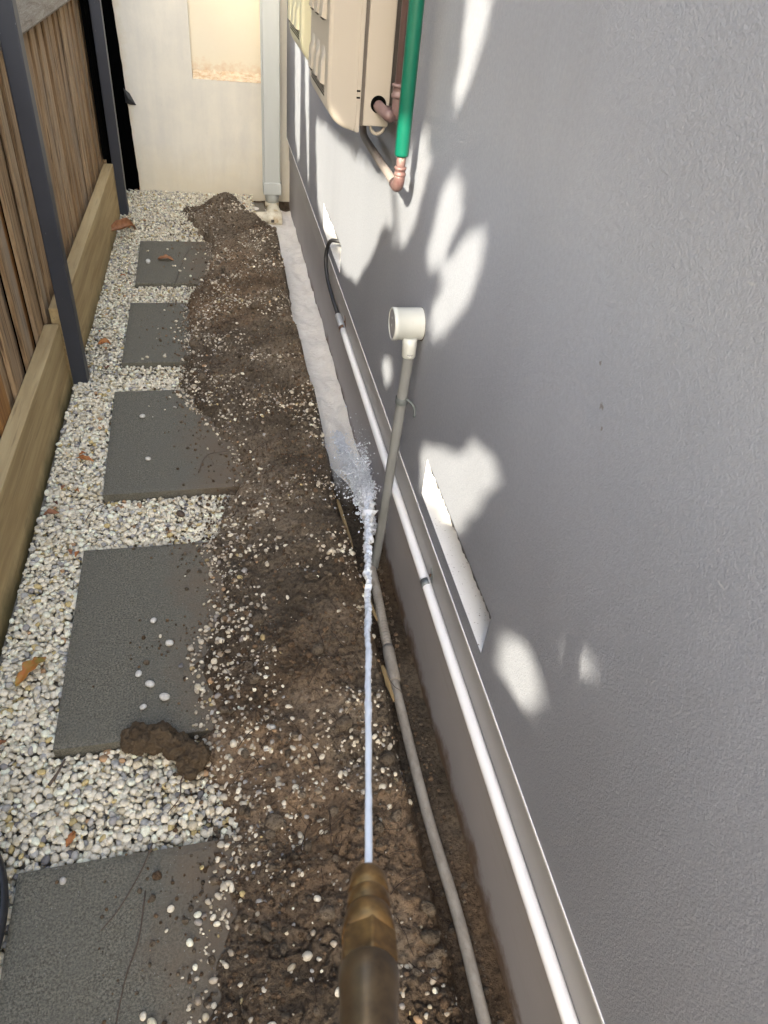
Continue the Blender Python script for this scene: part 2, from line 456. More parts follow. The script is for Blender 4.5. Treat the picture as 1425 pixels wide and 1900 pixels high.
    c = s.mix(s.ramp(n, [(0.35, 0.55), (0.58, 0)]), s.attr('tint'), s.mix(1.0, s.attr('tint'), (0.66, 0.60, 0.48), 'MULTIPLY'))
    c = s.mix(s.ramp(n2, [(0.28, 0.5), (0.40, 0)]), c, s.mix(1.0, c, (0.5, 0.46, 0.40), 'MULTIPLY'))
    s.col(c); s.bump(n, 0.001, 0.5); s.set(rough=0.6, spec=0.35); D['pebble'] = s.m
    s = NT('footing_concrete')
    n = s.noise(40, 6, 0.75)
    s.col(s.mix(s.ramp(n, [(0.35, 0), (0.62, 1)]), (0.07, 0.045, 0.028), (0.20, 0.145, 0.10))); s.bump(n, 0.012, 1.0); s.set(rough=0.9); D['footing'] = s.m
    s = NT('old_drain_pipe')
    n = s.noise(35, 6, 0.7, s.mapping((1, 0.5, 1)))
    c = s.mix(s.ramp(n, [(0.35, 0), (0.6, 1)]), (0.24, 0.205, 0.16), (0.36, 0.32, 0.262))
    c = s.mix(s.ramp(s.noise(120, 4, 0.8), [(0.62, 0), (0.72, 0.7)]), c, (0.12, 0.08, 0.05))
    s.col(c); s.set(rough=0.75); s.bump(n, 0.0012, 0.5); D['drain'] = s.m
    s = NT('geotextile')
    n = s.noise(14, 5, 0.65); n2 = s.noise(300, 3, 0.6)
    c = s.mix(s.ramp(n, [(0.3, 0), (0.65, 1)]), (0.78, 0.72, 0.63), (0.86, 0.81, 0.72))
    c = s.mix(s.ramp(s.noise(40, 5, 0.75), [(0.62, 0), (0.74, 0.6)]), c, (0.30, 0.20, 0.12))
    s.col(c); s.bump(s.math('ADD', s.math('MULTIPLY', s.noise(40, 5, 0.6, s.mapping((1, 2.5, 1))), 2.0), n2), 0.006, 0.8); s.set(rough=0.85, spec=0.2); D['cloth'] = s.m
    # leaves
    for nm, ca, cb in (('dry_leaf_brown', (0.23, 0.085, 0.03), (0.36, 0.17, 0.07)), ('dry_leaf_orange', (0.34, 0.11, 0.03), (0.42, 0.20, 0.05)),
                       ('dry_leaf_yellow', (0.42, 0.13, 0.02), (0.30, 0.22, 0.04)), ('dry_leaf_dark', (0.09, 0.04, 0.02), (0.20, 0.07, 0.03))):
        s = NT(nm); s.col(s.mix(s.ramp(s.noise(45, 4), [(0.35, 0), (0.65, 1)]), ca, cb)); s.set(rough=0.6); s.bump(s.noise(120, 3), 0.001, 0.5); D[nm] = s.m
    s = NT('tree_leaf'); s.col(s.mix(s.rand(), (0.045, 0.085, 0.025), (0.06, 0.10, 0.03))); s.set(rough=0.55); D['leaf'] = s.m
    s = NT('bark'); s.col(s.mix(s.noise(20, 5, 0.7, s.mapping((1, 1, 0.2))), (0.10, 0.075, 0.055), (0.20, 0.16, 0.12))); s.bump(s.noise(30, 5), 0.01, 0.8); s.set(rough=0.9); D['bark'] = s.m
    s = NT('root_fibre'); s.col(s.mix(s.noise(30, 3), (0.030, 0.018, 0.011), (0.085, 0.052, 0.032))); s.set(rough=0.85); D['root'] = s.m
    s = NT('twig_bark'); s.col(s.mix(s.noise(60, 3), (0.06, 0.042, 0.03), (0.14, 0.10, 0.07))); s.set(rough=0.85); D['twig'] = s.m
    # water
    s = NT('aerated_water')
    s.col(s.mix(s.noise(120, 3), (0.93, 0.94, 0.95), (0.98, 0.98, 0.98))); s.set(rough=0.12, spec=0.6, Transmission_Weight=0.2, IOR=1.33)
    s.set(**{'Subsurface_Weight': 0.0}); D['water'] = s.m
    s = NT('water_droplet'); s.col((0.88, 0.92, 0.98)); s.set(rough=0.1, spec=0.6, Transmission_Weight=0.2, IOR=1.33); D['drop'] = s.m
    return D

MT = make_materials()

# ------------------------------------------------------------------ ground and soil shape
XW = 0.475      # plinth face
XU = 0.455      # upper render face
YE = 5.15       # end wall face
ly = [-0.5, 0.3, 0.41, 0.58, 0.71, 0.80, 0.935, 1.08, 1.25, 1.34, 1.5, 1.65, 1.8, 1.98, 2.12, 2.3, 2.55, 2.77, 3.0, 3.42, 3.69, 4.0, 4.33, 4.8, 5.2]
lx = [-0.12, -0.13, -0.135, -0.10, -0.058, -0.075, -0.13, -0.11, -0.135, -0.075, -0.08, -0.10, -0.06, 0.03, 0.00, -0.08, -0.20, -0.19, -0.17, -0.20, -0.09, -0.06, -0.10, -0.25, -0.22]
ry = [-0.5, 0.3, 0.72, 1.0, 1.4, 1.75, 2.15, 3.05, 4.05, 4.33, 4.55, 5.2]
rx = [0.325, 0.325, 0.325, 0.325, 0.32, 0.312, 0.310, 0.285, 0.295, 0.22, 0.11, 0.06]
hy = [-0.5, 0.3, 0.9, 1.3, 1.7, 2.1, 3.0, 4.0, 4.45, 4.72, 4.95, 5.2]
hh = [0.052, 0.050, 0.048, 0.052, 0.062, 0.085, 0.115, 0.125, 0.11, 0.08, -0.03, -0.045]

def soil_h(x, y):
    x = np.asarray(x, float); y = np.asarray(y, float)
    xl = np.interp(y, ly, lx) + 0.05 * (fbm(x * 14, y * 14, 3) - 0.5) + 0.03 * (fbm(x * 50, y * 50, 4) - 0.5)
    xr = np.interp(y, ry, rx) + 0.035 * (fbm(x * 2, y * 7, 5) - 0.5)
    hc = np.interp(y, hy, hh)
    hc = hc + 0.06 * np.exp(-((x - 0.02) / 0.12) ** 2 - ((y - 4.62) / 0.17) ** 2)
    hc = hc + (0.03 + 0.25 * hc) * (fbm(x * 5, y * 5, 6) - 0.5) * 1.2
    w = np.maximum(xr - xl, 0.1)
    u = (x - xl) / w
    rise = sm(-0.03, 0.13, u) * 0.60 + sm(0.05, 0.85, u) * 0.40
    h = -0.045 + (hc + 0.045) * rise
    lump = (fbm(x * 13, y * 13, 7, 5, 0.6) - 0.5) * 0.048 + (np.abs(fbm(x * 38, y * 38, 8, 3) - 0.5)) * 0.022 + (fbm(x * 90, y * 90, 9, 4, 0.7) - 0.5) * 0.014
    crack = np.abs(fbm(x * 9 + 3, y * 9, 21, 4, 0.6) - 0.5)
    lump = lump - 0.012 * (1 - sm(0.0, 0.018, crack))
    inside = sm(-0.06, 0.06, u)
    h = h + lump * inside
    # fall into the trench beside the wall
    td = np.interp(y, [0, 1.6, 2.0, 2.6, 5.2], [-0.108, -0.112, -0.105, -0.08, -0.08])
    t = sm(0.0, 1.0, (x - xr) / 0.055)
    h = h * (1 - t) + (td + 0.012 * (fbm(x * 30, y * 30, 13) - 0.5) + lump * 0.3) * t
    return h

def build_soil():
    ys = [0.12]
    while ys[-1] < 5.16: ys.append(ys[-1] + 0.0030 + 0.0011 * ys[-1])
    ys = np.array(ys); xs = np.linspace(-0.40, XW + 0.01, 250)
    X, Y = np.meshgrid(xs, ys)
    Z = soil_h(X, Y)
    V = np.stack([X.ravel(), Y.ravel(), Z.ravel()], 1)
    nx = len(xs); ny = len(ys)
    idx = np.arange(nx * ny).reshape(ny, nx)
    Fc = np.stack([idx[:-1, :-1].ravel(), idx[:-1, 1:].ravel(), idx[1:, 1:].ravel(), idx[1:, :-1].ravel()], 1)
    zf = Z[:-1, :-1].ravel()
    keep = zf > -0.043 - 100 * (X[:-1, :-1].ravel() > 0.1)
    me = np_mesh('soil_bank', V, Fc[keep])
    # damp soil is darker in patches and towards the foot of the wall
    damp = fbm(X * 3.5, Y * 3.5, 31, 4).ravel()
    wet = sm(0.24, 0.40, X.ravel()) * (1 - 0.5 * sm(2.2, 3.2, Y.ravel()))
    red = sm(0.45, 0.7, fbm(X * 2.2, Y * 2.2, 37, 3)).ravel()
    hit = np.exp(-(((X - 0.42) / 0.14) ** 2 + ((Y - 1.85) / 0.42) ** 2)).ravel()
    k = (0.70 + 0.65 * sm(0.3, 0.7, damp)) * (1 - 0.40 * wet) * (1 - 0.45 * hit)
    set_vcol(me, np.stack([k * (1.0 + 0.14 * red), k * (1.0 + 0.0 * red), k * (1 - 0.12 * red)], 1))
    o = new_obj('soil_bank', me, MT['soil'], smooth=True)
    tag(o, kind='structure')
    return o

# ------------------------------------------------------------------ pebbles
def ico(sub):
    bm = bmesh.new(); bmesh.ops.create_icosphere(bm, subdivisions=sub, radius=1.0)
    V = np.array([v.co[:] for v in bm.verts]); F = np.array([[v.index for v in f.verts] for f in bm.faces]); bm.free()
    return V, F
ICO = {1: ico(1), 2: ico(2), 3: ico(3)}

def rand_rot(n, flat=0.35):
    a = rng.uniform(0, 2 * math.pi, n); b = rng.normal(0, flat, n); c = rng.normal(0, flat, n)
    ca, sa, cb, sb, cc, sc = np.cos(a), np.sin(a), np.cos(b), np.sin(b), np.cos(c), np.sin(c)
    Rz = np.zeros((n, 3, 3)); Rz[:, 0, 0] = ca; Rz[:, 0, 1] = -sa; Rz[:, 1, 0] = sa; Rz[:, 1, 1] = ca; Rz[:, 2, 2] = 1
    Ry = np.zeros((n, 3, 3)); Ry[:, 0, 0] = cb; Ry[:, 0, 2] = sb; Ry[:, 2, 0] = -sb; Ry[:, 2, 2] = cb; Ry[:, 1, 1] = 1
    Rx = np.zeros((n, 3, 3)); Rx[:, 1, 1] = cc; Rx[:, 1, 2] = -sc; Rx[:, 2, 1] = sc; Rx[:, 2, 2] = cc; Rx[:, 0, 0] = 1
    return Rx @ Ry @ Rz

def stones_geo(pos, size, cols, sub, aspect=((0.6, 0.95), (0.42, 0.75)), bumpy=0.22, flat=0.35):
    V0, F0 = ICO[sub]
    n = len(pos)
    proto = []
    for k in range(24):   # 24 lumpy prototypes
        w = np.ones(len(V0))
        for j in range(5):
            d = rng.normal(size=3); d /= np.linalg.norm(d)
            w += rng.uniform(-bumpy, bumpy) * np.maximum(V0 @ d, 0) ** rng.uniform(1, 4)
        P = V0 * w[:, None]
        P = np.sign(P) * np.abs(P) ** rng.uniform(0.80, 1.0)
        P[:, 0] *= 1 + 0.18 * rng.uniform(-1, 1) * P[:, 1]
        proto.append(P)
    proto = np.array(proto)
    pid = rng.integers(0, 24, n)
    S = np.stack([np.ones(n), rng.uniform(*aspect[0], n), rng.uniform(*aspect[1], n)], 1) * size[:, None]
    P = proto[pid] * S[:, None, :]
    Rm = rand_rot(n, flat)
    P = np.einsum('nij,nkj->nki', Rm, P) + pos[:, None, :]
    V = P.reshape(-1, 3)
    Fc = (F0[None] + (np.arange(n) * len(V0))[:, None, None]).reshape(-1, 3)
    CC = np.repeat(cols, len(V0), axis=0)
    return V, Fc, CC

def stones_obj(name, batches, m, smooth=True):
    Vs, Fs, Cs = [], [], []; off = 0
    for V, Fc, CC in batches:
        Vs.append(V); Fs.append(Fc + off); Cs.append(CC); off += len(V)
    me = np_mesh(name, np.concatenate(Vs), np.concatenate(Fs))
    set_vcol(me, np.concatenate(Cs))
    return new_obj(name, me, m, smooth=smooth)

def pebble_cols(n, dirty=0.0):
    base = np.array([0.88, 0.795, 0.62])
    v = rng.uniform(0.72, 1.12, n)
    c = base[None] * v[:, None]
    r = rng.uniform(size=n)
    def put(mask, col, s=0.15):
        k = mask.sum()
        c[mask] = np.array(col)[None] * rng.uniform(1 - s, 1 + s, (k, 1))
    put(r < 0.10, (0.62, 0.54, 0.38)); put((r > 0.10) & (r < 0.135), (0.55, 0.43, 0.20))
    put((r > 0.135) & (r < 0.145), (0.48, 0.30, 0.16)); put((r > 0.170) & (r < 0.195), (0.33, 0.31, 0.29))
    put((r > 0.195) & (r < 0.27), (0.45, 0.43, 0.39)); put((r > 0.27) & (r < 0.278), (0.18, 0.17, 0.165))
    if dirty > 0:
        k = rng.uniform(0, dirty, (n, 1))
        c = c * (1 - k) + np.array([0.20, 0.14, 0.09])[None] * k
    return np.clip(c, 0.02, 0.88)

# slabs: name data (x0,x1,y0,y1, rotation deg, label)
SLABS = [
    (-0.455, 0.17, 0.02, 0.729, 1.2, 'dark grey bluestone slab nearest the camera, with a long dark root lying across it'),
    (-0.444, 0.19, 0.993, 1.662, 1.0, 'large bare bluestone slab with a lumpy clod of soil at its near edge'),
    (-0.434, 0.19, 1.926, 2.585, 1.8, 'bluestone slab with a near edge that runs far to the right into the soil'),
    (-0.441, 0.17, 2.81, 3.413, 0.8, 'small looking bluestone slab strewn with white pebbles, fourth from the camera'),
    (-0.447, 0.16, 3.647, 4.257, 1.4, 'farthest bluestone slab, smeared with brown soil, by the big curled leaf'),
]

def in_slab(x, y, grow=0.0):
    m = np.zeros(len(x), bool)
    for (x0, x1, y0, y1, a, l) in SLABS:
        cx, cy = (x0 + x1) / 2, (y0 + y1) / 2
        c, s_ = math.cos(math.radians(a)), math.sin(math.radians(a))
        dx = (x - cx) * c + (y - cy) * s_; dy = -(x - cx) * s_ + (y - cy) * c
        m |= (np.abs(dx) < (x1 - x0) / 2 + grow) & (np.abs(dy) < (y1 - y0) / 2 + grow)
    return m

def build_gravel():
    B = []
    for layer, z0 in ((0, -0.034), (1, -0.021)):
        f_ = 1.0 if layer == 0 else 0.90
        for (ya, yb, sub, sp) in ((0.15, 1.3, 2, 0.0126), (1.3, 2.7, 2, 0.0126), (2.7, 5.15, 1, 0.0145)):
            sp = sp * f_
            xs = np.arange(-0.62, 0.30, sp); ys = np.arange(ya, yb, sp)
            X, Y = np.meshgrid(xs, ys); X = X.ravel(); Y = Y.ravel()
            X = X + rng.uniform(-0.55, 0.55, len(X)) * sp; Y = Y + rng.uniform(-0.55, 0.55, len(Y)) * sp
            xl = np.interp(Y, ly, lx)
            keep = (~in_slab(X, Y, 0.004)) & ((X < xl + 0.06) | (Y > 4.78)) & (X > -0.605) & (X < 0.22) & (Y < YE - 0.005)
            X = X[keep]; Y = Y[keep]
            if layer == 1:
                k2 = rng.uniform(size=len(X)) < 0.93
                X = X[k2]; Y = Y[k2]
            n = len(X)
            size = rng.uniform(0.0058, 0.0112, n) * np.where(rng.uniform(size=n) < 0.25, 0.72, 1.0)
            Z = z0 + rng.uniform(-0.004, 0.005, n)
            Z -= 0.009 * (sm(0.80, 0.96, Y) * (Y < 1.0) + sm(1.82, 1.91, Y) * (Y < 1.94))
            Z += 0.008 * (fbm(X * 4, Y * 4, 77) - 0.5) + 0.03 * sm(4.3, 5.1, Y)
            B.append(stones_geo(np.stack([X, Y, Z], 1), size, pebble_cols(n), sub))
    o = stones_obj('gravel', B, MT['pebble'])
    tag(o, 'white and cream river pebbles filling the ground around the slabs', 'gravel', kind='stuff')

def build_soil_pebbles():
    B = []
    # pebbles mixed in soil, in patches
    n = 36000
    u = rng.uniform(size=n) ** 0.8
    Y = 0.2 + 4.95 * u; X = rng.uniform(-0.36, 0.44, n)
    xl = np.interp(Y, ly, lx); xr = np.interp(Y, ry, rx)
    dens = (0.40 + 0.60 * sm(0.5, 0.8, Y)) * sm(0.48, 0.62, fbm(X * 5 + 2, Y * 6, 51, 3)) * 1.1 + 0.12
    edge = np.exp(-((X - xl - 0.02) / 0.05) ** 2) * 0.8
    mask = rng.uniform(size=n) < np.clip(dens * 0.55 + edge * 0.6, 0, 1)
    mask &= (X > xl - 0.015) & (X < xr + 0.02)
    X, Y = X[mask], Y[mask]; n = len(X); xl = xl[mask]
    patch = sm(0.50, 0.62, fbm(X * 5 + 2, Y * 6, 51, 3)); size = (rng.gamma(1.8, 0.0012, n) + 0.0014) * (1 + 0.35 * patch); size = np.clip(size, 0.0014, 0.0095)
    Z = soil_h(X, Y) + size * rng.uniform(-0.55, 0.25, n)
    onslab = in_slab(X, Y); Z = np.where(onslab & (X < 0.17), np.maximum(Z, size * 0.35), np.where(X < xl + 0.06, np.maximum(Z, -0.016), Z))
    P = np.stack([X, Y, Z], 1); col = pebble_cols(n, 0.75)
    near = (Y < 2.3) & (size > 0.004)
    B.append(stones_geo(P[near], size[near], col[near], 2))
    B.append(stones_geo(P[~near], size[~near], col[~near], 1))
    o = stones_obj('pebbles_in_soil', B, MT['pebble'])
    tag(o, 'small dirty white pebbles mixed through the dug soil', 'pebbles', kind='stuff')
    # soil crumbs
    n = 38000
    Y = 0.2 + 4.9 * rng.uniform(size=n) ** 1.1; X = rng.uniform(-0.40, 0.45, n)
    xl = np.interp(Y, ly, lx)
    fall = np.where(X < xl, np.exp((X - xl) / 0.060), 1.0)
    dens = 0.25 + 0.75 * sm(0.42, 0.6, fbm(X * 6, Y * 6, 61, 3))
    mask = (rng.uniform(size=n) < fall * dens) & ~((Y > 1.75) & (X > np.interp(Y, ry, rx) + 0.012))
    X, Y = X[mask], Y[mask]; n = len(X); xl = xl[mask]
    size = np.clip(rng.gamma(1.6, 0.0013, n) + 0.0009, 0.0009, 0.011)
    Z = soil_h(X, Y); onslab = in_slab(X, Y)
    Z = np.where(onslab & (X < 0.17), np.maximum(Z, 0.0), np.where(X < xl + 0.05, np.maximum(Z, -0.013), Z)) + size * 0.3
    k = rng.uniform(0.6, 1.25, (n, 1))
    col = k * np.array([[1.0, 1.0, 1.0]]) * np.where(rng.uniform(size=(n, 1)) < .5, 1.0, np.array([[1.15, 0.98, 0.85]]))
    o = stones_obj('soil_crumbs', [stones_geo(np.stack([X, Y, Z], 1), size, col, 1, ((0.7, 1.0), (0.6, 0.95)), 0.3, 0.8)], MT['soil'])
    tag(o, 'loose brown crumbs of soil over the bank and slab edges', 'soil crumbs', kind='stuff')

def build_clods():
    n = 900
    Y = 0.25 + 4.6 * rng.uniform(size=n); X = rng.uniform(-0.30, 0.36, n)
    xl = np.interp(Y, ly, lx); xr = np.interp(Y, ry, rx)
    m = (X > xl - 0.01) & (X < xr + 0.01) & (rng.uniform(size=n) < 0.25 + 0.75 * sm(0.45, 0.6, fbm(X * 7, Y * 7, 91, 3)))
    X, Y = X[m], Y[m]; n = len(X)
    size = np.clip(rng.gamma(2.0, 0.0032, n) + 0.003, 0.003, 0.019)
    Z = soil_h(X, Y) + size * 0.15
    k = rng.uniform(0.75, 1.2, (n, 1))
    o = stones_obj('soil_lumps', [stones_geo(np.stack([X, Y, Z], 1), size, k * np.ones((1, 3)), 3, ((0.7, 1.0), (0.5, 0.9)), 0.45, 0.7)], MT['soil'])
    tag(o, 'lumps of damp brown soil lying on the dug bank', 'soil lumps', kind='stuff')

def build_roots():
    V, Fc = [], []; off = 0
    for k in range(520):
        y = 0.25 + 4.7 * random.random() ** 0.9
        x = random.uniform(float(np.interp(y, ly, lx)), float(np.interp(y, ry, rx)) + 0.07)
        L = random.uniform(0.02, 0.11); a = random.uniform(0, 6.28); pts = []
        ca = random.uniform(-1, 1) * 1.6 / (L + 0.2)
        px, py = x, y
        nst = 6
        for j in range(nst):
            zz = float(soil_h(np.array([px]), np.array([py]))[0])
            pts.append((px, py, zz + 0.002 + 0.012 * math.sin(math.pi * j / (nst - 1)) * random.uniform(0.1, 1)))
            a += ca * L / nst + random.uniform(-.35, .35)
            px += math.cos(a) * L / nst; py += math.sin(a) * L / nst
            px = min(px, XW - 0.02)
        v, f = tube_geo(pts, [0.0008 * random.uniform(.4, 1.3)] * nst, 4, False)
        V += v; Fc += [tuple(i + off for i in q) for q in f]; off += len(v)
    me = np_mesh('root_fibres', V, Fc)
    o = new_obj('root_fibres', me, MT['root'], smooth=True)
    tag(o, 'thin dark root fibres sticking out of the dug soil', 'roots', kind='stuff')

def build_ground():
    # large ground sheet
    bm = bmesh.new()
    R_ = 60
    vs_ = [bm.verts.new(p) for p in ((-R_, -R_, -0.16), (R_, -R_, -0.16), (R_, R_, -0.16), (-R_, R_, -0.16))]
    bm.faces.new(vs_)
    o = new_obj('ground', bm_mesh('ground', bm), MT['bed']); tag(o, kind='structure')
    box('gravel_bed', (-0.66, -3.0, -0.155), (0.30, YE + 0.02, -0.046), MT['bed'])
    tag(bpy.data.objects['gravel_bed'], kind='structure')

def build_slabs():
    for i, (x0, x1, y0, y1, a, lab) in enumerate(SLABS):
        cx, cy = (x0 + x1) / 2, (y0 + y1) / 2; w, h = (x1 - x0) / 2, (y1 - y0) / 2
        nx, ny = 36, 36
        # top grid with slightly chipped edges, sides and bottom
        V = []; Fc = []
        for j in range(ny + 1):
            for k in range(nx + 1):
                u = -w + 2 * w * k / nx; v = -h + 2 * h * j / ny
                ed = min(w - abs(u), h - abs(v))
                n_ = mnoise.noise(Vector((u * 9 + i * 5, v * 9, i))) ; n2 = mnoise.noise(Vector((u * 60, v * 60, i * 3.0)))
                z = 0.0008 * n_ + 0.0005 * n2
                if ed < 1e-6:
                    z -= 0.0025 + 0.002 * max(0, n2)
                    sc = 1 - (0.0015 + 0.002 * max(0, mnoise.noise(Vector((u * 35, v * 35, 9.0 + i))))) / w
                    u *= sc; v *= sc
                V.append((u, v, z))
        for j in range(ny):
            for k in range(nx):
                a0 = j * (nx + 1) + k
                Fc.append((a0, a0 + 1, a0 + nx + 2, a0 + nx + 1))
        ring = [k for k in range(nx + 1)] + [(j) * (nx + 1) + nx for j in range(1, ny + 1)] + \
               [ny * (nx + 1) + k for k in range(nx - 1, -1, -1)] + [j * (nx + 1) for j in range(ny - 1, 0, -1)]
        base = len(V)
        for r in ring: V.append((V[r][0], V[r][1], -0.044))
        m_ = len(ring)
        for q in range(m_):
            Fc.append((ring[q], base + q, base + (q + 1) % m_, ring[(q + 1) % m_]))
        Fc.append(tuple(base + q for q in range(m_))[::-1])
        me = bpy.data.meshes.new('paving_slab'); me.from_pydata(V, [], Fc); me.update()
        me.materials.append(MT['slab'])
        o = bpy.data.objects.new('paving_slab', me)
        o.location = (cx, cy, 0.0); o.rotation_euler = (0, 0, math.radians(a))
        C.objects.link(o)
        tag(o, lab, 'paving slab', 'stepping slabs set in the pebble path')

# ------------------------------------------------------------------ house wall
def build_house_wall():
    root = empty('house_wall', (XU, 2.5, 0), 'long house wall in grey textured render with a smooth painted plinth', 'wall')
    Y0, Y1, Z0, Z1 = -3.0, YE + 0.35, 0.375, 2.45
    holes = [(0.818, 1.325, 0.42, 0.528), (2.74, 3.28, 0.42, 0.528)]
    TH = 0.10
    ysc = [Y0, holes[0][0], holes[0][1], holes[1][0], holes[1][1], Y1]
    zsc = [Z0, 0.42, 0.528, Z1]
    bm = bmesh.new()
    def quad(*p):
        bm.faces.new([bm.verts.new(q) for q in p])
    for i in range(5):
        for j in range(3):
            if j == 1 and i in (1, 3): continue
            a, b, c, d = ysc[i], ysc[i + 1], zsc[j], zsc[j + 1]
            quad((XU, a, c), (XU, a, d), (XU, b, d), (XU, b, c))
    bmesh.ops.remove_doubles(bm, verts=bm.verts[:], dist=1e-5)
    me = bpy.data.meshes.new('cladding')
    # soffit and ends
    quad((XU, Y0, Z0), (XU + TH, Y0, Z0), (XU + TH, Y1, Z0), (XU, Y1, Z0))
    quad((XU, Y0, Z0), (XU, Y0, Z1), (XU + TH, Y0, Z1), (XU + TH, Y0, Z0))
    quad((XU, Y1, Z0), (XU, Y1, Z1), (XU + TH, Y1, Z1), (XU + TH, Y1, Z0))
    quad((XU, Y0, Z1), (XU + TH, Y0, Z1), (XU + TH, Y1, Z1), (XU, Y1, Z1))
    quad((XU + TH, Y0, Z0), (XU + TH, Y1, Z0), (XU + TH, Y1, Z1), (XU + TH, Y0, Z1))
    bmesh.ops.remove_doubles(bm, verts=bm.verts[:], dist=1e-5)
    bm.to_mesh(me); bm.free()
    new_obj('cladding', me, MT['render'], root)
    for (a, b, c, d) in holes:
        bm = bmesh.new()
        D_ = XU + TH - 0.012
        def q2(*p): bm.faces.new([bm.verts.new(q) for q in p])
        e = 0.0006
        q2((XU + e, a, c), (D_, a, c), (D_, b, c), (XU + e, b, c))          # sill
        q2((XU + e, a, c), (XU + e, a, d), (D_, a, d), (D_, a, c))
        q2((XU + e, b, c), (D_, b, c), (D_, b, d), (XU + e, b, d))
        q2((D_, a, c), (D_, a, d), (D_, b, d), (D_, b, c))
        bmesh.ops.remove_doubles(bm, verts=bm.verts[:], dist=1e-5)
        fr = new_obj('vent_recess', bm_mesh('vent_recess', bm), MT['sill'], root)
        # ragged black sealant under the lintel
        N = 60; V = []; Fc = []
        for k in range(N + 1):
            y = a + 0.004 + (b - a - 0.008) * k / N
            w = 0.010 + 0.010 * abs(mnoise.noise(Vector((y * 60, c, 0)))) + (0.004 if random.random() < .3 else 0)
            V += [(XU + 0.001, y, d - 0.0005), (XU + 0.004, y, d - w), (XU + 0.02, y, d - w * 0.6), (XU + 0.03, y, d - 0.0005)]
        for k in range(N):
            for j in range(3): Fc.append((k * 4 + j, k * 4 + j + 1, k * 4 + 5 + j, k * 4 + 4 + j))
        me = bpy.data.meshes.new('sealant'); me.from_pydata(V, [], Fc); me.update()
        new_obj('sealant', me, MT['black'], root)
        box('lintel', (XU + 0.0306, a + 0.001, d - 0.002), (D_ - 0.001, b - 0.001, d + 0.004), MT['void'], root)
    box('drip_bead', (XU - 0.0022, Y0, Z0 - 0.004), (XU + 0.004, Y1, Z0 + 0.0015), MT['bead'], root, 0.0006)
    box('plinth', (XW, Y0, -0.13), (XW + 0.10, Y1, 0.236), MT['plinth'], root)
    box('plinth_strip', (XW - 0.004, Y0, 0.238), (XW + 0.10, Y1, Z0 - 0.0045), MT['strip'], root, 0.0012)
    # footing: ragged concrete edge under the plinth
    N = 500; ys = np.linspace(-0.5, YE, N)
    V = []; Fc = []
    prof = [(0.012, -0.1295), (-0.010, -0.1290), (-0.020, -0.140), (-0.022, -0.159)]
    for y in ys:
        r = mnoise.noise(Vector((y * 14, 0, 0))) * 0.010 + mnoise.noise(Vector((y * 60, 5, 0))) * 0.004
        for k, (dx, z) in enumerate(prof):
            V.append((XW + dx + (r if k else 0), y, z + (0.5 * r if 0 < k < 3 else 0) + 0.012 * (k in (1, 2))))
    for i in range(N - 1):
        for k in range(3): Fc.append((i * 4 + k, i * 4 + k + 1, i * 4 + 5 + k, i * 4 + 4 + k))
    me = bpy.data.meshes.new('footing'); me.from_pydata(V, [], Fc); me.update()
    new_obj('footing', me, MT['footing'], root, True)

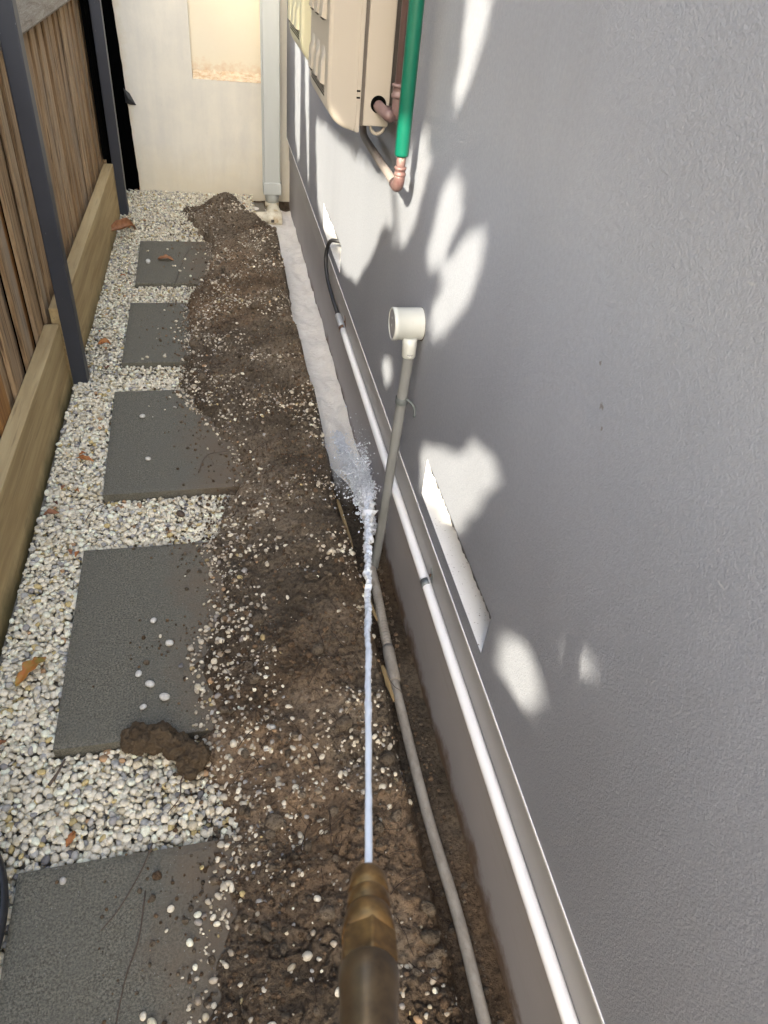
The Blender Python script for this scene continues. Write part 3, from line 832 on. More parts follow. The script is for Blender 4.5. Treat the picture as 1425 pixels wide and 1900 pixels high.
def build_end_wall():
    root = empty('boundary_wall', (-0.1, YE, 0), 'cream rendered wall closing the passage, with a recessed warm panel', 'wall')
    # main face with uneven left edge; niche cut out x -0.118..0.32, z >= 0.665
    nx0, nx1, nz = -0.120, 0.345, 0.672
    bm = bmesh.new()
    xs = list(np.linspace(-0.505, nx0, 10)) + list(np.linspace(nx0, nx1, 12))[1:] + list(np.linspace(nx1, 0.62, 5))[1:]
    zs = list(np.linspace(-0.03, nz, 20)) + list(np.linspace(nz, 2.6, 40))[1:]
    grid = {}
    for j, z in enumerate(zs):
        for i, x in enumerate(xs):
            xx = x
            if i == 0: xx = x - 0.028 * z + 0.004 * mnoise.noise(Vector((z * 30, 0, 0)))
            zz = z
            if j == 0: zz = z + 0.03 * max(0, mnoise.noise(Vector((x * 7, 1, 0)))) + (0.03 if i == 0 else 0) + (0.012 if i == 1 else 0)
            if j == 19 and nx0 < x < nx1: zz = z + 0.004 * mnoise.noise(Vector((x * 40, 3, 0)))
            grid[i, j] = bm.verts.new((xx, YE + 0.003 * mnoise.noise(Vector((x * 5, z * 5, 0))), zz))
    for j in range(len(zs) - 1):
        for i in range(len(xs) - 1):
            inside = xs[i] >= nx0 - 1e-6 and xs[i + 1] <= nx1 + 1e-6 and zs[j] >= nz - 1e-6
            if inside: continue
            bm.faces.new([grid[i, j], grid[i + 1, j], grid[i + 1, j + 1], grid[i, j + 1]])
    # thickness
    geom = bmesh.ops.extrude_face_region(bm, geom=bm.faces[:])
    for v in geom['geom']:
        if isinstance(v, bmesh.types.BMVert): v.co.y += 0.22
    new_obj('render_face', bm_mesh('render_face', bm), MT['cream'], root)
    box('wall_base', (-0.45, YE + 0.02, -0.17), (0.474, YE + 0.20, -0.031), MT['footing'], root)
    box('corner_fill', (0.40, YE + 0.004, -0.0305), (0.474, YE + 0.20, 0.06), MT['cream'], root)
    box('recessed_panel', (nx0 - 0.02, YE + 0.052, nz - 0.02), (nx1 + 0.02, YE + 0.20, 2.6), MT['niche'], root)
    # rough ledge at the foot of the recess
    N = 40; V = []; Fc = []
    for k in range(N + 1):
        x = nx0 + 0.002 + (nx1 - nx0 - 0.004) * k / N
        h1 = 0.010 * mnoise.noise(Vector((x * 40, 0, 0)))
        V += [(x, YE + 0.004, nz + 0.001 + h1 * 0.4), (x, YE + 0.02, nz + 0.012 + h1), (x, YE + 0.035, nz + 0.026 + h1), (x, YE + 0.0515, nz + 0.045 + h1 * 1.3)]
    for k in range(N):
        for j in range(3): Fc.append((k * 4 + j, k * 4 + 4 + j, k * 4 + 5 + j, k * 4 + j + 1))
    me = bpy.data.meshes.new('ledge'); me.from_pydata(V, [], Fc); me.update()
    new_obj('ledge', me, MT['ledge'], root)
    # torn black membrane flap at the left edge
    V = [(-0.533, YE - 0.006, 0.60), (-0.50, YE - 0.010, 0.575), (-0.468, YE - 0.012, 0.512), (-0.505, YE - 0.010, 0.512), (-0.530, YE - 0.006, 0.52), (-0.512, YE - 0.016, 0.55)]
    me = bpy.data.meshes.new('torn_membrane'); me.from_pydata(V, [], [(0, 5, 1), (1, 5, 2), (2, 5, 3), (3, 5, 4), (4, 5, 0)]); me.update()
    o = new_obj('torn_membrane', me, MT['black'], root)
    sd = o.modifiers.new('s', 'SOLIDIFY'); sd.thickness = 0.002
    # black panels added in place of the deep shade beyond the fence end
    g = empty('dark_gap_shading', (-0.75, YE + 0.3, 0), 'black lining panels added to darken the narrow gap between fence and cream wall', 'shading')
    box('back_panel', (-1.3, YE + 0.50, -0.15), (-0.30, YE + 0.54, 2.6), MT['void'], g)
    box('side_panel', (-1.3, YE - 0.36, -0.15), (-1.26, YE + 0.50, 2.6), MT['void'], g)  # added side, front and top panels keep the sun out of the gap
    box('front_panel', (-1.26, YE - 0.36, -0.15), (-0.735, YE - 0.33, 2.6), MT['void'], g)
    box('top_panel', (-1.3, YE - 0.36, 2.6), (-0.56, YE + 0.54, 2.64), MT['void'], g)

# ------------------------------------------------------------------ fence
def build_fence():
    root = empty('paling_fence', (-0.68, 2.4, 0), 'timber paling fence with charcoal steel posts and plinth boards along the left side', 'fence')
    y = -3.0; k = 0
    mesh_cache = {}
    def paling(y0, w, front, th, zt, m, dx=0.0):
        x1 = -0.672 - (0.0 if front else 0.018) + dx
        key = (round(w, 3), front, round(th, 3), m.name)
        lo = (x1 - th, y0, 0.10); hi = (x1, y0 + w, zt)
        if not front:
            lo = (lo[0], lo[1] - 0.016, lo[2]); hi = (hi[0], hi[1] + 0.018, hi[2])
        o = box('paling', lo, hi, m, root, 0.0018, 1)
        return o
    while y < YE - 0.12:
        far = y > 2.70
        w = random.uniform(0.060, 0.078) if far else random.uniform(0.085, 0.105)
        front = (k % 2 == 0)
        m = MT['paling']
        if (1.85 < y < 2.15) and front: m = MT['paling2']
        if abs(y - 2.45) < .05: m = MT['paling2']
        if y + w > YE - 0.06: break
        paling(y, w + (0.012 if front else 0.0), front, random.uniform(0.013, 0.016), 1.30 + random.uniform(-.01, .01), m, random.uniform(-.003, .003))
        y += w + (0.004 if front else -0.004) + random.uniform(0, .004)
        k += 1
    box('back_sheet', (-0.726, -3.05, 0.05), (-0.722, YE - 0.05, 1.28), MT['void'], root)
    # top rail, rough weathered
    for (a, b) in ((-3.0, 2.66), (2.72, 4.70)):
        N = 60; V = []; Fc = []
        prof = [(-0.665, 1.105), (-0.628, 1.100), (-0.618, 1.112), (-0.616, 1.24), (-0.622, 1.262), (-0.665, 1.27)]
        for q in range(N + 1):
            yy = a + (b - a) * q / N
            for (px, pz) in prof:
                n_ = mnoise.noise(Vector((yy * 5, pz * 9, px))) * 0.003
                V.append((px + n_, yy, pz + n_))
        m_ = len(prof)
        for q in range(N):
            for j in range(m_):
                Fc.append((q * m_ + j, q * m_ + (j + 1) % m_, (q + 1) * m_ + (j + 1) % m_, (q + 1) * m_ + j))
        Fc.append(tuple(range(m_))[::-1]); Fc.append(tuple(N * m_ + j for j in range(m_)))
        me = bpy.data.meshes.new('top_rail'); me.from_pydata(V, [], Fc); me.update()
        new_obj('top_rail', me, MT['rail'], root)
    # plinth boards
    for (a, b, x1, zt) in ((-3.0, 2.672, -0.618, 0.235), (2.700, 4.700, -0.597, 0.285)):
        o = box('plinth_board', (x1 - 0.052, a, -0.05), (x1, b, zt), MT['sleeper'], root, 0.004, 2)
        bm = bmesh.new(); bm.from_mesh(o.data)
        bmesh.ops.subdivide_edges(bm, edges=[e for e in bm.edges if abs(e.verts[0].co.y - e.verts[1].co.y) > 1], cuts=60)
        for v in bm.verts:
            n_ = mnoise.noise(Vector((v.co.y * 2.5, v.co.z * 6, v.co.x * 3)))
            v.co.x += 0.0035 * n_; v.co.z += 0.003 * n_
        bm.to_mesh(o.data); bm.free()
    for (y0, x0, x1) in ((2.674, -0.612, -0.556), (4.702, -0.606, -0.550)):
        # channel section post
        bm = bmesh.new()
        add_box(bm, (x0, y0, -0.10), (x1, y0 + 0.060, 2.1), 0.004, 2)
        new_obj('post', bm_mesh('post', bm), MT['steel'], root)
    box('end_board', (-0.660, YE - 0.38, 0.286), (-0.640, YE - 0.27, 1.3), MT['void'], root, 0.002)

# ------------------------------------------------------------------ services on the wall
def build_white_conduit():
    root = empty('white_conduit', (0.458, 1.5, 0.24), 'long straight white conduit clipped along the plinth', 'conduit')
    tube('pipe', [(0.4575, y, 0.2395) for y in (-0.6, 0.2, 0.8, 1.4, 2.0, 2.5, 2.745)], 0.0125, MT['pvc'], root, 18)
    for (y, m) in ((1.185, MT['clip']), (2.62, MT['rust'])):
        pts = []
        V = []; Fc = []
        # saddle strap: arc round the pipe
        N = 14
        for k in range(N + 1):
            a = math.radians(-95 + 200 * k / N) + math.pi
            for dy in (-0.011, 0.011):
                V.append((0.4575 + 0.0142 * math.cos(a), y + dy, 0.2395 + 0.0142 * math.sin(a) * -1))
        for k in range(N): Fc.append((2 * k, 2 * k + 1, 2 * k + 3, 2 * k + 2))
        me = bpy.data.meshes.new('saddle_clip'); me.from_pydata(V, [], Fc); me.update()
        o = new_obj('saddle_clip', me, m, root, True)
        sd = o.modifiers.new('s', 'SOLIDIFY'); sd.thickness = 0.0016; sd.offset = 1
        # tab standing up against the strip
        V = [(0.4688, y - 0.010, 0.252), (0.4688, y + 0.010, 0.252), (0.4660, y + 0.009, 0.288), (0.4640, y, 0.298), (0.4655, y - 0.009, 0.288)]
        me = bpy.data.meshes.new('clip_tab'); me.from_pydata(V, [], [(0, 1, 2, 3, 4)]); me.update()
        o2 = new_obj('clip_tab', me, m, o)
        sd = o2.modifiers.new('s', 'SOLIDIFY'); sd.thickness = 0.0016
        box('screw', (0.4615, y - 0.003, 0.268), (0.4655, y + 0.003, 0.274), MT['rust'], o, 0.001)
    cb = tube('black_cable', spline([(0.4575, 2.70, 0.2395), (0.4570, 2.76, 0.242), (0.450, 2.86, 0.262), (0.440, 2.96, 0.305), (0.437, 3.02, 0.36), (0.442, 3.03, 0.41), (0.452, 3.01, 0.452), (0.475, 2.98, 0.465), (0.52, 2.96, 0.46)], 8),
              0.0085, MT['black'], None, 12)
    tag(cb, 'thick black cable curving from the white conduit up into the wall vent', 'cable')

def build_junction_box():
    root = empty('junction_box', (0.415, 1.515, 0.78), 'round pale plastic junction box on the wall with grey conduit dropping from it', 'junction box')
    cy, cz, r = 1.520, 0.782, 0.0375
    x0, x1 = 0.382, XU
    # body lathe along x
    prof = [(x1, r * 0.99), (x1 - 0.004, r), (x0 + 0.012, r), (x0 + 0.0115, r * 1.02), (x0 + 0.001, r * 1.02), (x0, r * 0.99), (x0, r * 0.90), (x0 + 0.003, r * 0.885)]
    N = 48; V = []; Fc = []
    for (x, rr) in prof:
        for k in range(N):
            a = 2 * math.pi * k / N; V.append((x, cy + rr * math.cos(a), cz + rr * math.sin(a)))
    for i in range(len(prof) - 1):
        for k in range(N): Fc.append((i * N + k, i * N + (k + 1) % N, (i + 1) * N + (k + 1) % N, (i + 1) * N + k))
    Fc.append(tuple(range(N)))
    me = bpy.data.meshes.new('box_body'); me.from_pydata(V, [], Fc); me.update()
    o = new_obj('box_body', me, MT['jbox'], root, True)
    o.data.polygons.foreach_set('use_smooth', [abs(p.normal.x) < .5 for p in o.data.polygons])
    lid = tube('lid', [(x0 + 0.0035, cy, cz), (x0 + 0.0015, cy, cz)], r * 0.89, MT['lid'], root, 48, True, False)
    for dz in (0.012, -0.006):
        tube('lid_mark', [(x0 + 0.0015, cy + 0.006, cz + dz), (x0 + 0.0008, cy + 0.006, cz + dz)], 0.003, MT['jbox'], lid, 12, True, False)
    # back seal
    tube('seal', [(x1 - 0.001, cy, cz - 0.001), (x1 - 0.0002, cy, cz - 0.001)], r * 1.05, MT['gasket'], root, 48, True, False)
    px = 0.424
    tube('spigot', [(px, 1.497, 0.757), (px, 1.493, 0.742), (px, 1.490, 0.713), (px, 1.490, 0.712)], [0.0175, 0.0175, 0.0165, 0.0150], MT['jbox'], root, 20)
    tube('grey_conduit', spline([(px, 1.487, 0.725), (px, 1.494, 0.66), (px, 1.502, 0.58), (px, 1.514, 0.46), (px, 1.53, 0.33), (px + .002, 1.552, 0.17), (px + 0.004, 1.585, -0.02), (px + 0.006, 1.61, -0.13)], 6), 0.0135, MT['greypvc'], root, 18)
    # clip
    cx, ccy, ccz = px, 1.5015, 0.585
    N = 24; V = []; Fc = []
    for k in range(N + 1):
        a = 2 * math.pi * k / N
        for dz, dr in ((-0.009, 0.0012), (-0.0075, 0.0022), (0.0075, 0.0022), (0.009, 0.0012)):
            V.append((cx + (0.0142 + dr) * math.cos(a), ccy + (0.0142 + dr) * math.sin(a), ccz + dz))
    for k in range(N):
        for j in range(3): Fc.append((4 * k + j, 4 * k + 4 + j, 4 * k + 5 + j, 4 * k + 1 + j))
    me = bpy.data.meshes.new('pipe_clip'); me.from_pydata(V, [], Fc); me.update()
    o = new_obj('pipe_clip', me, MT['clip'], root, True)
    tube('clip_tail', spline([(0.432, 1.489, 0.594), (0.443, 1.476, 0.589), (0.451, 1.470, 0.575), (0.4525, 1.468, 0.555)], 4), [0.0030] * 13, MT['clip'], o, 6)

def extrude_profile(name, prof, y0, y1, m, parent, bevel=0.004, seg=2):
    """prof: list of (x, z) polygon, extruded along y"""
    bm = bmesh.new()
    a = [bm.verts.new((x, y0, z)) for x, z in prof]; f = bm.faces.new(a)
    r = bmesh.ops.extrude_face_region(bm, geom=[f])
    for v in r['geom']:
        if isinstance(v, bmesh.types.BMVert): v.co.y = y1
    if bevel:
        ed = [e for e in bm.edges if abs(e.verts[0].co.y - e.verts[1].co.y) < 1e-6]
        bmesh.ops.bevel(bm, geom=ed, offset=bevel, segments=seg, profile=0.5, affect='EDGES')
    return new_obj(name, bm_mesh(name, bm), m, parent)

def arc(cx, cz, r, a0, a1, n=10):
    return [(cx + r * math.cos(math.radians(a0 + (a1 - a0) * i / n)), cz + r * math.sin(math.radians(a0 + (a1 - a0) * i / n))) for i in range(n + 1)]

def build_heater(y0, y1, zb, m, label):
    root = empty('water_heater', (0.35, (y0 + y1) / 2, zb), label, 'water heater', 'wall mounted gas water heaters')
    xf, xs_, xb = 0.262, 0.343, 0.415
    zt = zb + 0.60
    R_ = 0.066
    prof = arc(xf + R_, zb + R_, R_, 180, 270, 10) + [(xs_, zb - 0.001)] + [(xs_, zt)] + arc(xf + R_, zt - R_, R_, 90, 180, 10)
    extrude_profile('front_cover', prof, y0, y1, m, root, 0.010, 3)
    prof = [(xs_ - 0.012, zb - 0.006)] + [(xs_ + 0.001, zb - 0.006), (xs_ + 0.001, zb + 0.05), (xs_ - 0.012, zb + 0.05)]
    # rim strip at the rear of the cover
    box('cover_rim', (xs_ - 0.010, y0 - 0.0025, zb - 0.003), (xs_ + 0.001, y1 + 0.0025, zt), m, root, 0.0015)
    box('gasket_seam', (xs_ + 0.0012, y0 + 0.004, zb + 0.012), (xs_ + 0.010, y1 - 0.004, zt - 0.004), MT['gasket'], root)
    box('rear_casing', (xs_ + 0.0102, y0, zb + 0.012), (xb, y1, zt - 0.003), m, root, 0.003)
    box('wall_bracket', (xb + 0.0005, y0 + 0.05, zb + 0.05), (XU - 0.001, y1 - 0.05, zt - 0.05), MT['gasket'], root)
    for dz in (0.070, 0.084):
        box('catch_slot', (xs_ - 0.010, y0 - 0.0040, zb + dz), (xs_ - 0.0015, y0 - 0.0022, zb + dz + 0.0035), MT['void'], root)
    # louvre hoods on the front
    n = 3; wv = (y1 - y0 - 0.06) / n
    for row, zr in enumerate((zb + 0.085, zb + 0.215, zb + 0.345)):
        for i in range(n):
            a = y0 + 0.03 + i * wv + 0.016; b = a + wv - 0.032
            h = 0.078; d = 0.011; ins = 0.014
            bm = bmesh.new()
            xx = xf + 0.0004
            p = [(xx, a, zr), (xx, b, zr), (xx, b, zr + h - 0.012), (xx, b - ins, zr + h), (xx, a + ins, zr + h), (xx, a, zr + h - 0.012)]
            q = [(xx - d, a + 0.004, zr + 0.004), (xx - d, b - 0.004, zr + 0.004), (xx - d * .8, b - 0.008, zr + h - 0.03), (xx - d * .35, b - ins - .006, zr + h - 0.012), (xx - d * .35, a + ins + .006, zr + h - 0.012), (xx - d * .8, a + 0.008, zr + h - 0.03)]
            P_ = [bm.verts.new(t) for t in p]; Q_ = [bm.verts.new(t) for t in q]
            for k in range(6): bm.faces.new((P_[k], P_[(k + 1) % 6], Q_[(k + 1) % 6], Q_[k]))
            bm.faces.new(Q_)
            hood = new_obj('louvre', bm_mesh('louvre', bm), m, root)
            box('vent_slot', (xx - d * .80, a + 0.008, zr - 0.0015), (xx, b - 0.008, zr - 0.0002), MT['gasket'], hood)
    # pin-hole grille below the lowest louvres
    bm = bmesh.new()
    for i in range(26):
        for j in range(5):
            yy = y0 + 0.05 + (y1 - y0 - 0.10) * i / 25; zz = zb + 0.062 + j * 0.0065 - 0.0
            add_box(bm, (xf - 0.0006, yy - 0.0022, zz), (xf + 0.002, yy + 0.0022, zz + 0.0036))
    o = new_obj('pinhole_grille', bm_mesh('pinhole_grille', bm), MT['void'], root); o['kind'] = 'stuff'
    return root

def torus_bend(c, r, a0, a1, u, v, n=10):
    """points of an arc in the plane spanned by unit vectors u, v"""
    u = np.array(u, float); v = np.array(v, float); c = np.array(c, float)
    return [c + r * (math.cos(math.radians(a0 + (a1 - a0) * i / n)) * u + math.sin(math.radians(a0 + (a1 - a0) * i / n)) * v) for i in range(n + 1)]

def build_wall_pipes():
    # green lagged water pipe
    px, py = 0.405, 1.682
    r = empty('green_lagged_pipe', (px, py, 1.1), 'green sleeved pipe dropping down the wall to a weathered copper elbow', 'pipe')
    tube('green_sleeve', [(px, py, 1.108), (px, py, 1.112), (px, py, 1.5), (px, py, 2.4)], [0.0150, 0.0158, 0.0158, 0.0158], MT['green'], r, 20)
    tube('copper_end', [(px, py, 1.12), (px, py, 1.065)], 0.0105, MT['copper'], r, 16)
    tube('socket_collar', [(px, py, 1.086), (px, py, 1.0845), (px, py, 1.080), (px, py, 1.079), (px, py, 1.073), (px, py, 1.072), (px, py, 1.067), (px, py, 1.066)],
         [0.0115, 0.0140, 0.0140, 0.0122, 0.0122, 0.0138, 0.0138, 0.0118], MT['copper'], r, 18)
    bend = torus_bend((px, py + 0.024, 1.062), 0.024, 180, 270, (0, 1, 0), (0, 0, 1))
    tube('elbow', [(px, py, 1.07)] + bend + [(px, py + 0.045, 1.038)], 0.0128, MT['copper'], r, 16)
    tube('branch_pipe', [(px, py + 0.04, 1.038), (px, 1.95, 1.040), (px, 2.12, 1.042), (px, 2.16, 1.046), (px, 2.18, 1.066), (px - .02, 2.19, 1.12)], 0.0100, MT['copper2'], r, 16)
    # purple-brown pipe out of the heater side, elbow, up beside the green pipe
    r = empty('brown_gas_pipe', (0.40, 1.78, 1.2), 'purple brown pipe leaving the heater side and turning up behind the green pipe', 'pipe')
    y_side = 1.90; hx = 0.388; hz = 1.165
    tube('collar_ring', [(hx, y_side - 0.0015, hz + 0.003), (hx, y_side + 0.001, hz + 0.003)], 0.0190, MT['void'], r, 24, True, False)
    vx, vy = 0.420, 1.835
    pts = [(hx, y_side + 0.01, hz), (hx + .004, y_side - 0.03, hz - .003), (hx + .014, y_side - 0.07, hz - .008), (hx + .024, vy + 0.025, hz - .012), (vx - .001, vy + 0.006, hz - .006), (vx, vy, hz + 0.012), (vx, vy, hz + 0.06)]
    tube('bent_pipe', spline(pts, 5), 0.0130, MT['purple'], r, 16)
    for t in (0.35, 0.62):
        p = np.array(pts[1]) * (1 - t) + np.array(pts[3]) * t; d = np.array(pts[3]) - np.array(pts[1]); d /= np.linalg.norm(d)
        tube('pipe_bead', [p - d * .004, p - d * .003, p + d * .003, p + d * .004], [.0128, .0148, .0148, .0128], MT['purple'], r, 16)
    tube('riser_pipe', [(vx, vy, hz + 0.05), (vx, vy, 2.4)], 0.0105, MT['purple'], r, 16)
    tube('riser_socket', [(vx, vy, hz + 0.030), (vx, vy, hz + 0.031), (vx, vy, hz + 0.038), (vx, vy, hz + 0.039), (vx, vy, hz + 0.052), (vx, vy, hz + 0.053), (vx, vy, hz + 0.058), (vx, vy, hz + 0.059)],
         [0.0135, 0.0165, 0.0165, 0.014, 0.014, 0.0165, 0.0165, 0.0125], MT['purple'], r, 18)
    # drain loop below the casing
    lp = tube('overflow_loop', torus_bend((0.392, 1.915, 1.118), 0.017, 0, -200, (1, 0, 0), (0, 0, 1), 14), 0.0042, MT['heater'], None, 10)
    tag(lp, 'small cream pipe loop hanging under the nearer heater', 'pipe')

def build_downpipe():
    r = empty('downpipe', (0.345, 4.95, 0), 'square grey painted downpipe in the corner by the cream wall', 'downpipe')
    bm = bmesh.new(); add_box(bm, (0.292, 4.93, 0.118), (0.396, 5.02, 3.0), 0.010, 3)
    new_obj('square_pipe', bm_mesh('square_pipe', bm), MT['downpipe'], r)
    box('edge_rib', (0.284, 4.945, 0.118), (0.2915, 4.975, 3.0), MT['downpipe'], r, 0.002)
    box('shoe_collar', (0.286, 4.924, 0.075), (0.402, 5.026, 0.150), MT['downpipe'], r, 0.006, 2)
    c = (0.344, 4.975)
    tube('round_adaptor', [(c[0], c[1], 0.078), (c[0], c[1], 0.070), (c[0], c[1], 0.045), (c[0], c[1], 0.040), (c[0], c[1], 0.02)], [0.044, 0.046, 0.046, 0.042, 0.042], MT['downpipe'], r, 24)
    g = empty('pvc_drain_bend', (0.345, 4.9, -0.05), 'dirty cream plastic drain bend at the foot of the downpipe', 'drain fitting')
    tube('socket', [(c[0], c[1], 0.022), (c[0], c[1], 0.018), (c[0], c[1] - .002, -0.015), (c[0], c[1] - .004, -0.020), (c[0], c[1] - .02, -0.028), (c[0], c[1] - .05, -0.040)],
         [0.040, 0.046, 0.046, 0.041, 0.041, 0.041], MT['creampvc'], g, 24)
    tube('elbow', [(0.347, 4.95, -0.020), (0.352, 4.905, -0.026), (0.356, 4.862, -0.030), (0.358, 4.835, -0.032)], [0.043, 0.0435, 0.043, 0.043], MT['creampvc'], g, 24)
    tube('branch_socket', [(0.395, 4.80, -0.032), (0.384, 4.80, -0.032), (0.330, 4.80, -0.032), (0.300, 4.80, -0.032), (0.299, 4.80, -0.032), (0.250, 4.80, -0.034), (0.17, 4.79, -0.04)],
         [0.036, 0.044, 0.046, 0.046, 0.040, 0.040, 0.040], MT['creampvc'], g, 24)
    box('fitting_label', (0.322, 4.7535, -0.044), (0.342, 4.7545, -0.026), MT['gasket'], g)

def build_drain_pipe():
    r = empty('old_drain_pipe', (0.4, 1.0, -0.08), 'dirty beige drain pipe with a ribbed end lying in the trench by the wall', 'pipe')
    pts = spline([(0.405, -0.1, -0.078), (0.4085, 0.338, -0.080), (0.409, 0.53, -0.080), (0.397, 0.769, -0.080), (0.396, 1.071, -0.078), (0.398, 1.16, -0.076), (0.401, 1.25, -0.074)], 8)
    rad = [0.0128] * len(pts)
    tube('smooth_pipe', pts, rad, MT['drain'], r, 20)
    tube('pipe_socket', [(0.3975, 1.13, -0.0765), (0.3976, 1.135, -0.0765), (0.4005, 1.235, -0.0745), (0.401, 1.25, -0.074)], [0.0145, 0.0170, 0.0170, 0.0145], MT['drain'], r, 20)
    P = spline([(0.4005, 1.24, -0.0745), (0.404, 1.35, -0.074), (0.410, 1.46, -0.078), (0.416, 1.58, -0.095), (0.42, 1.66, -0.125)], 40)
    rr = [0.0128 + 0.0018 * (1 if (k // 2) % 2 else -1) for k in range(len(P))]
    tube('ribbed_pipe', P, rr, MT['drain'], r, 16)

def build_cloth():
    N, Mx = 260, 26
    V = []; Fc = []
    for i in range(N + 1):
        y = 1.92 + (5.05 - 1.92) * i / N
        xl = float(np.interp(y, ry, rx)) - 0.01
        xl = max(xl - 0.02, 0.12)
        xr = XW - 0.003 - 0.004 * abs(mnoise.noise(Vector((y * 6, 0, 0))))
        endt = float(sm(1.92, 2.35, y))
        xl = xl * endt + (xr - 0.05) * (1 - endt)
        for j in range(Mx + 1):
            t = j / Mx; x = xl + (xr - xl) * t
            z = -0.086 + 0.018 * mnoise.noise(Vector((x * 14, y * 8, 0))) + 0.008 * mnoise.noise(Vector((x * 34, y * 26, 2))) + 0.022 * max(0, t - 0.8) * 5 * 0.4
            z = max(z, -0.10) + 0.020 * float(sm(2.0, 2.6, y))
            z += 0.05 * (1 - t) ** 2 * float(sm(4.5, 4.8, y))
            V.append((x, y, z))
    for i in range(N):
        for j in range(Mx):
            a = i * (Mx + 1) + j; Fc.append((a, a + 1, a + Mx + 2, a + Mx + 1))
    me = bpy.data.meshes.new('geotextile'); me.from_pydata(V, [], Fc); me.update()
    o = new_obj('geotextile_cloth', me, MT['cloth'], None, True)
    tag(o, 'long strip of crumpled white geotextile lying in the trench by the wall', 'cloth')

# ------------------------------------------------------------------ nozzle and water
TIP = np.array([0.059, 0.159, 1.108]); HIT = np.array([0.452, 1.90, 0.005])
JD = (HIT - TIP) / np.linalg.norm(HIT - TIP)
def lathe(name, prof, m, parent, n=32, hexa=False, smooth=True):
    """prof: list of (s, r) along the jet axis from the tip"""
    pts = [TIP + JD * s for s, r in prof]
    P = np.array(pts)
    up = np.array([0, 0, 1.0]); Nn = np.cross(JD, up); Nn /= np.linalg.norm(Nn); B = np.cross(JD, Nn)
    V = []; Fc = []
    for i, (s, r) in enumerate(prof):
        for k in range(n):
            a = 2 * math.pi * (k + 0.5) / n if not hexa else 2 * math.pi * k / 6 + math.radians(93)
            V.append(tuple(P[i] + r * (math.cos(a) * Nn + math.sin(a) * B)))
    for i in range(len(prof) - 1):
        for k in range(n): Fc.append((i * n + k, i * n + (k + 1) % n, (i + 1) * n + (k + 1) % n, (i + 1) * n + k))
    Fc.append(tuple(range(n))); Fc.append(tuple((len(prof) - 1) * n + k for k in range(n)))
    me = bpy.data.meshes.new(name); me.from_pydata(V, [], Fc); me.update()
    bm = bmesh.new(); bm.from_mesh(me); bmesh.ops.recalc_face_normals(bm, faces=bm.faces[:]); bm.to_mesh(me); bm.free()
    o = new_obj(name, me, m, parent, smooth)
    return o

def build_nozzle():
    r = empty('hose_nozzle', tuple(TIP), 'aged brass hose nozzle with a hexagonal nut pointing down the passage', 'nozzle')
    def prof(*a): return list(a)
    lathe('tip', [(-0.0005, 0.0028), (0.0, 0.0060), (-0.0015, 0.0085), (-0.005, 0.0098), (-0.012, 0.0104), (-0.0155, 0.0106), (-0.0165, 0.0100), (-0.0185, 0.0095)], MT['brass'], r)
    lathe('tip_insert', [(0.0008, 0.0042), (0.0003, 0.0044)], MT['insert'], r, 20)
    lathe('neck', [(-0.0185, 0.0100), (-0.0200, 0.0108), (-0.0290, 0.0110), (-0.0300, 0.0100), (-0.0310, 0.0104)], MT['brass'], r)
    lathe('collar', [(-0.0305, 0.0108), (-0.034, 0.0120), (-0.040, 0.0126), (-0.0480, 0.0128)], MT['brass'], r)
    h = lathe('hex_nut', [(-0.0450, 0.0124), (-0.0485, 0.0138), (-0.0650, 0.0141), (-0.0672, 0.0134)], MT['brass'], r, 6, True, False)
    bv = h.modifiers.new('b', 'BEVEL'); bv.width = 0.0007; bv.segments = 3; bv.limit_method = 'ANGLE'
    lathe('barrel', [(-0.0665, 0.0128), (-0.0680, 0.0136), (-0.078, 0.0130), (-0.083, 0.0122), (-0.10, 0.0117), (-0.13, 0.0112), (-0.19, 0.0110)], MT['barrel'], r)
    # supply hose below the barrel, dropping out of the picture
    e = TIP - JD * 0.185
    tube('supply_hose', spline([tuple(e), tuple(e - JD * 0.06), tuple(e - JD * 0.14 + np.array([0, 0, -0.05])), (e[0] - 0.10, e[1] - 0.35, 0.8), (e[0] - 0.3, e[1] - 0.40, 0.2), (-0.50, -0.25, 0.03)], 8),
         0.0110, MT['black'], r, 14)

def build_garden_hose():
    # outer turn passes the points seen at the left edge of the slab
    c = np.array([-0.62, 0.60, 0.0]); R0 = 0.175
    pts = []
    for k in range(0, 190):
        a = k / 60 * 2 * math.pi
        rr = R0 - 0.010 * (k / 60)
        pts.append((c[0] + rr * math.cos(a) * 0.95, c[1] + rr * math.sin(a) * 1.35, 0.022 + 0.016 * (k / 60) + 0.004 * math.sin(a * 2.3)))
    pts = [(-0.60, -0.5, 0.02), (-0.50, -0.1, 0.02), (-0.46, 0.25, 0.02)] + pts[14:]
    o = tube('garden_hose', spline(pts[:3] + pts[3::3], 4), 0.0125, MT['black'], None, 14)
    tag(o, 'black rubber garden hose coiled at the left edge of the nearest slab', 'hose')

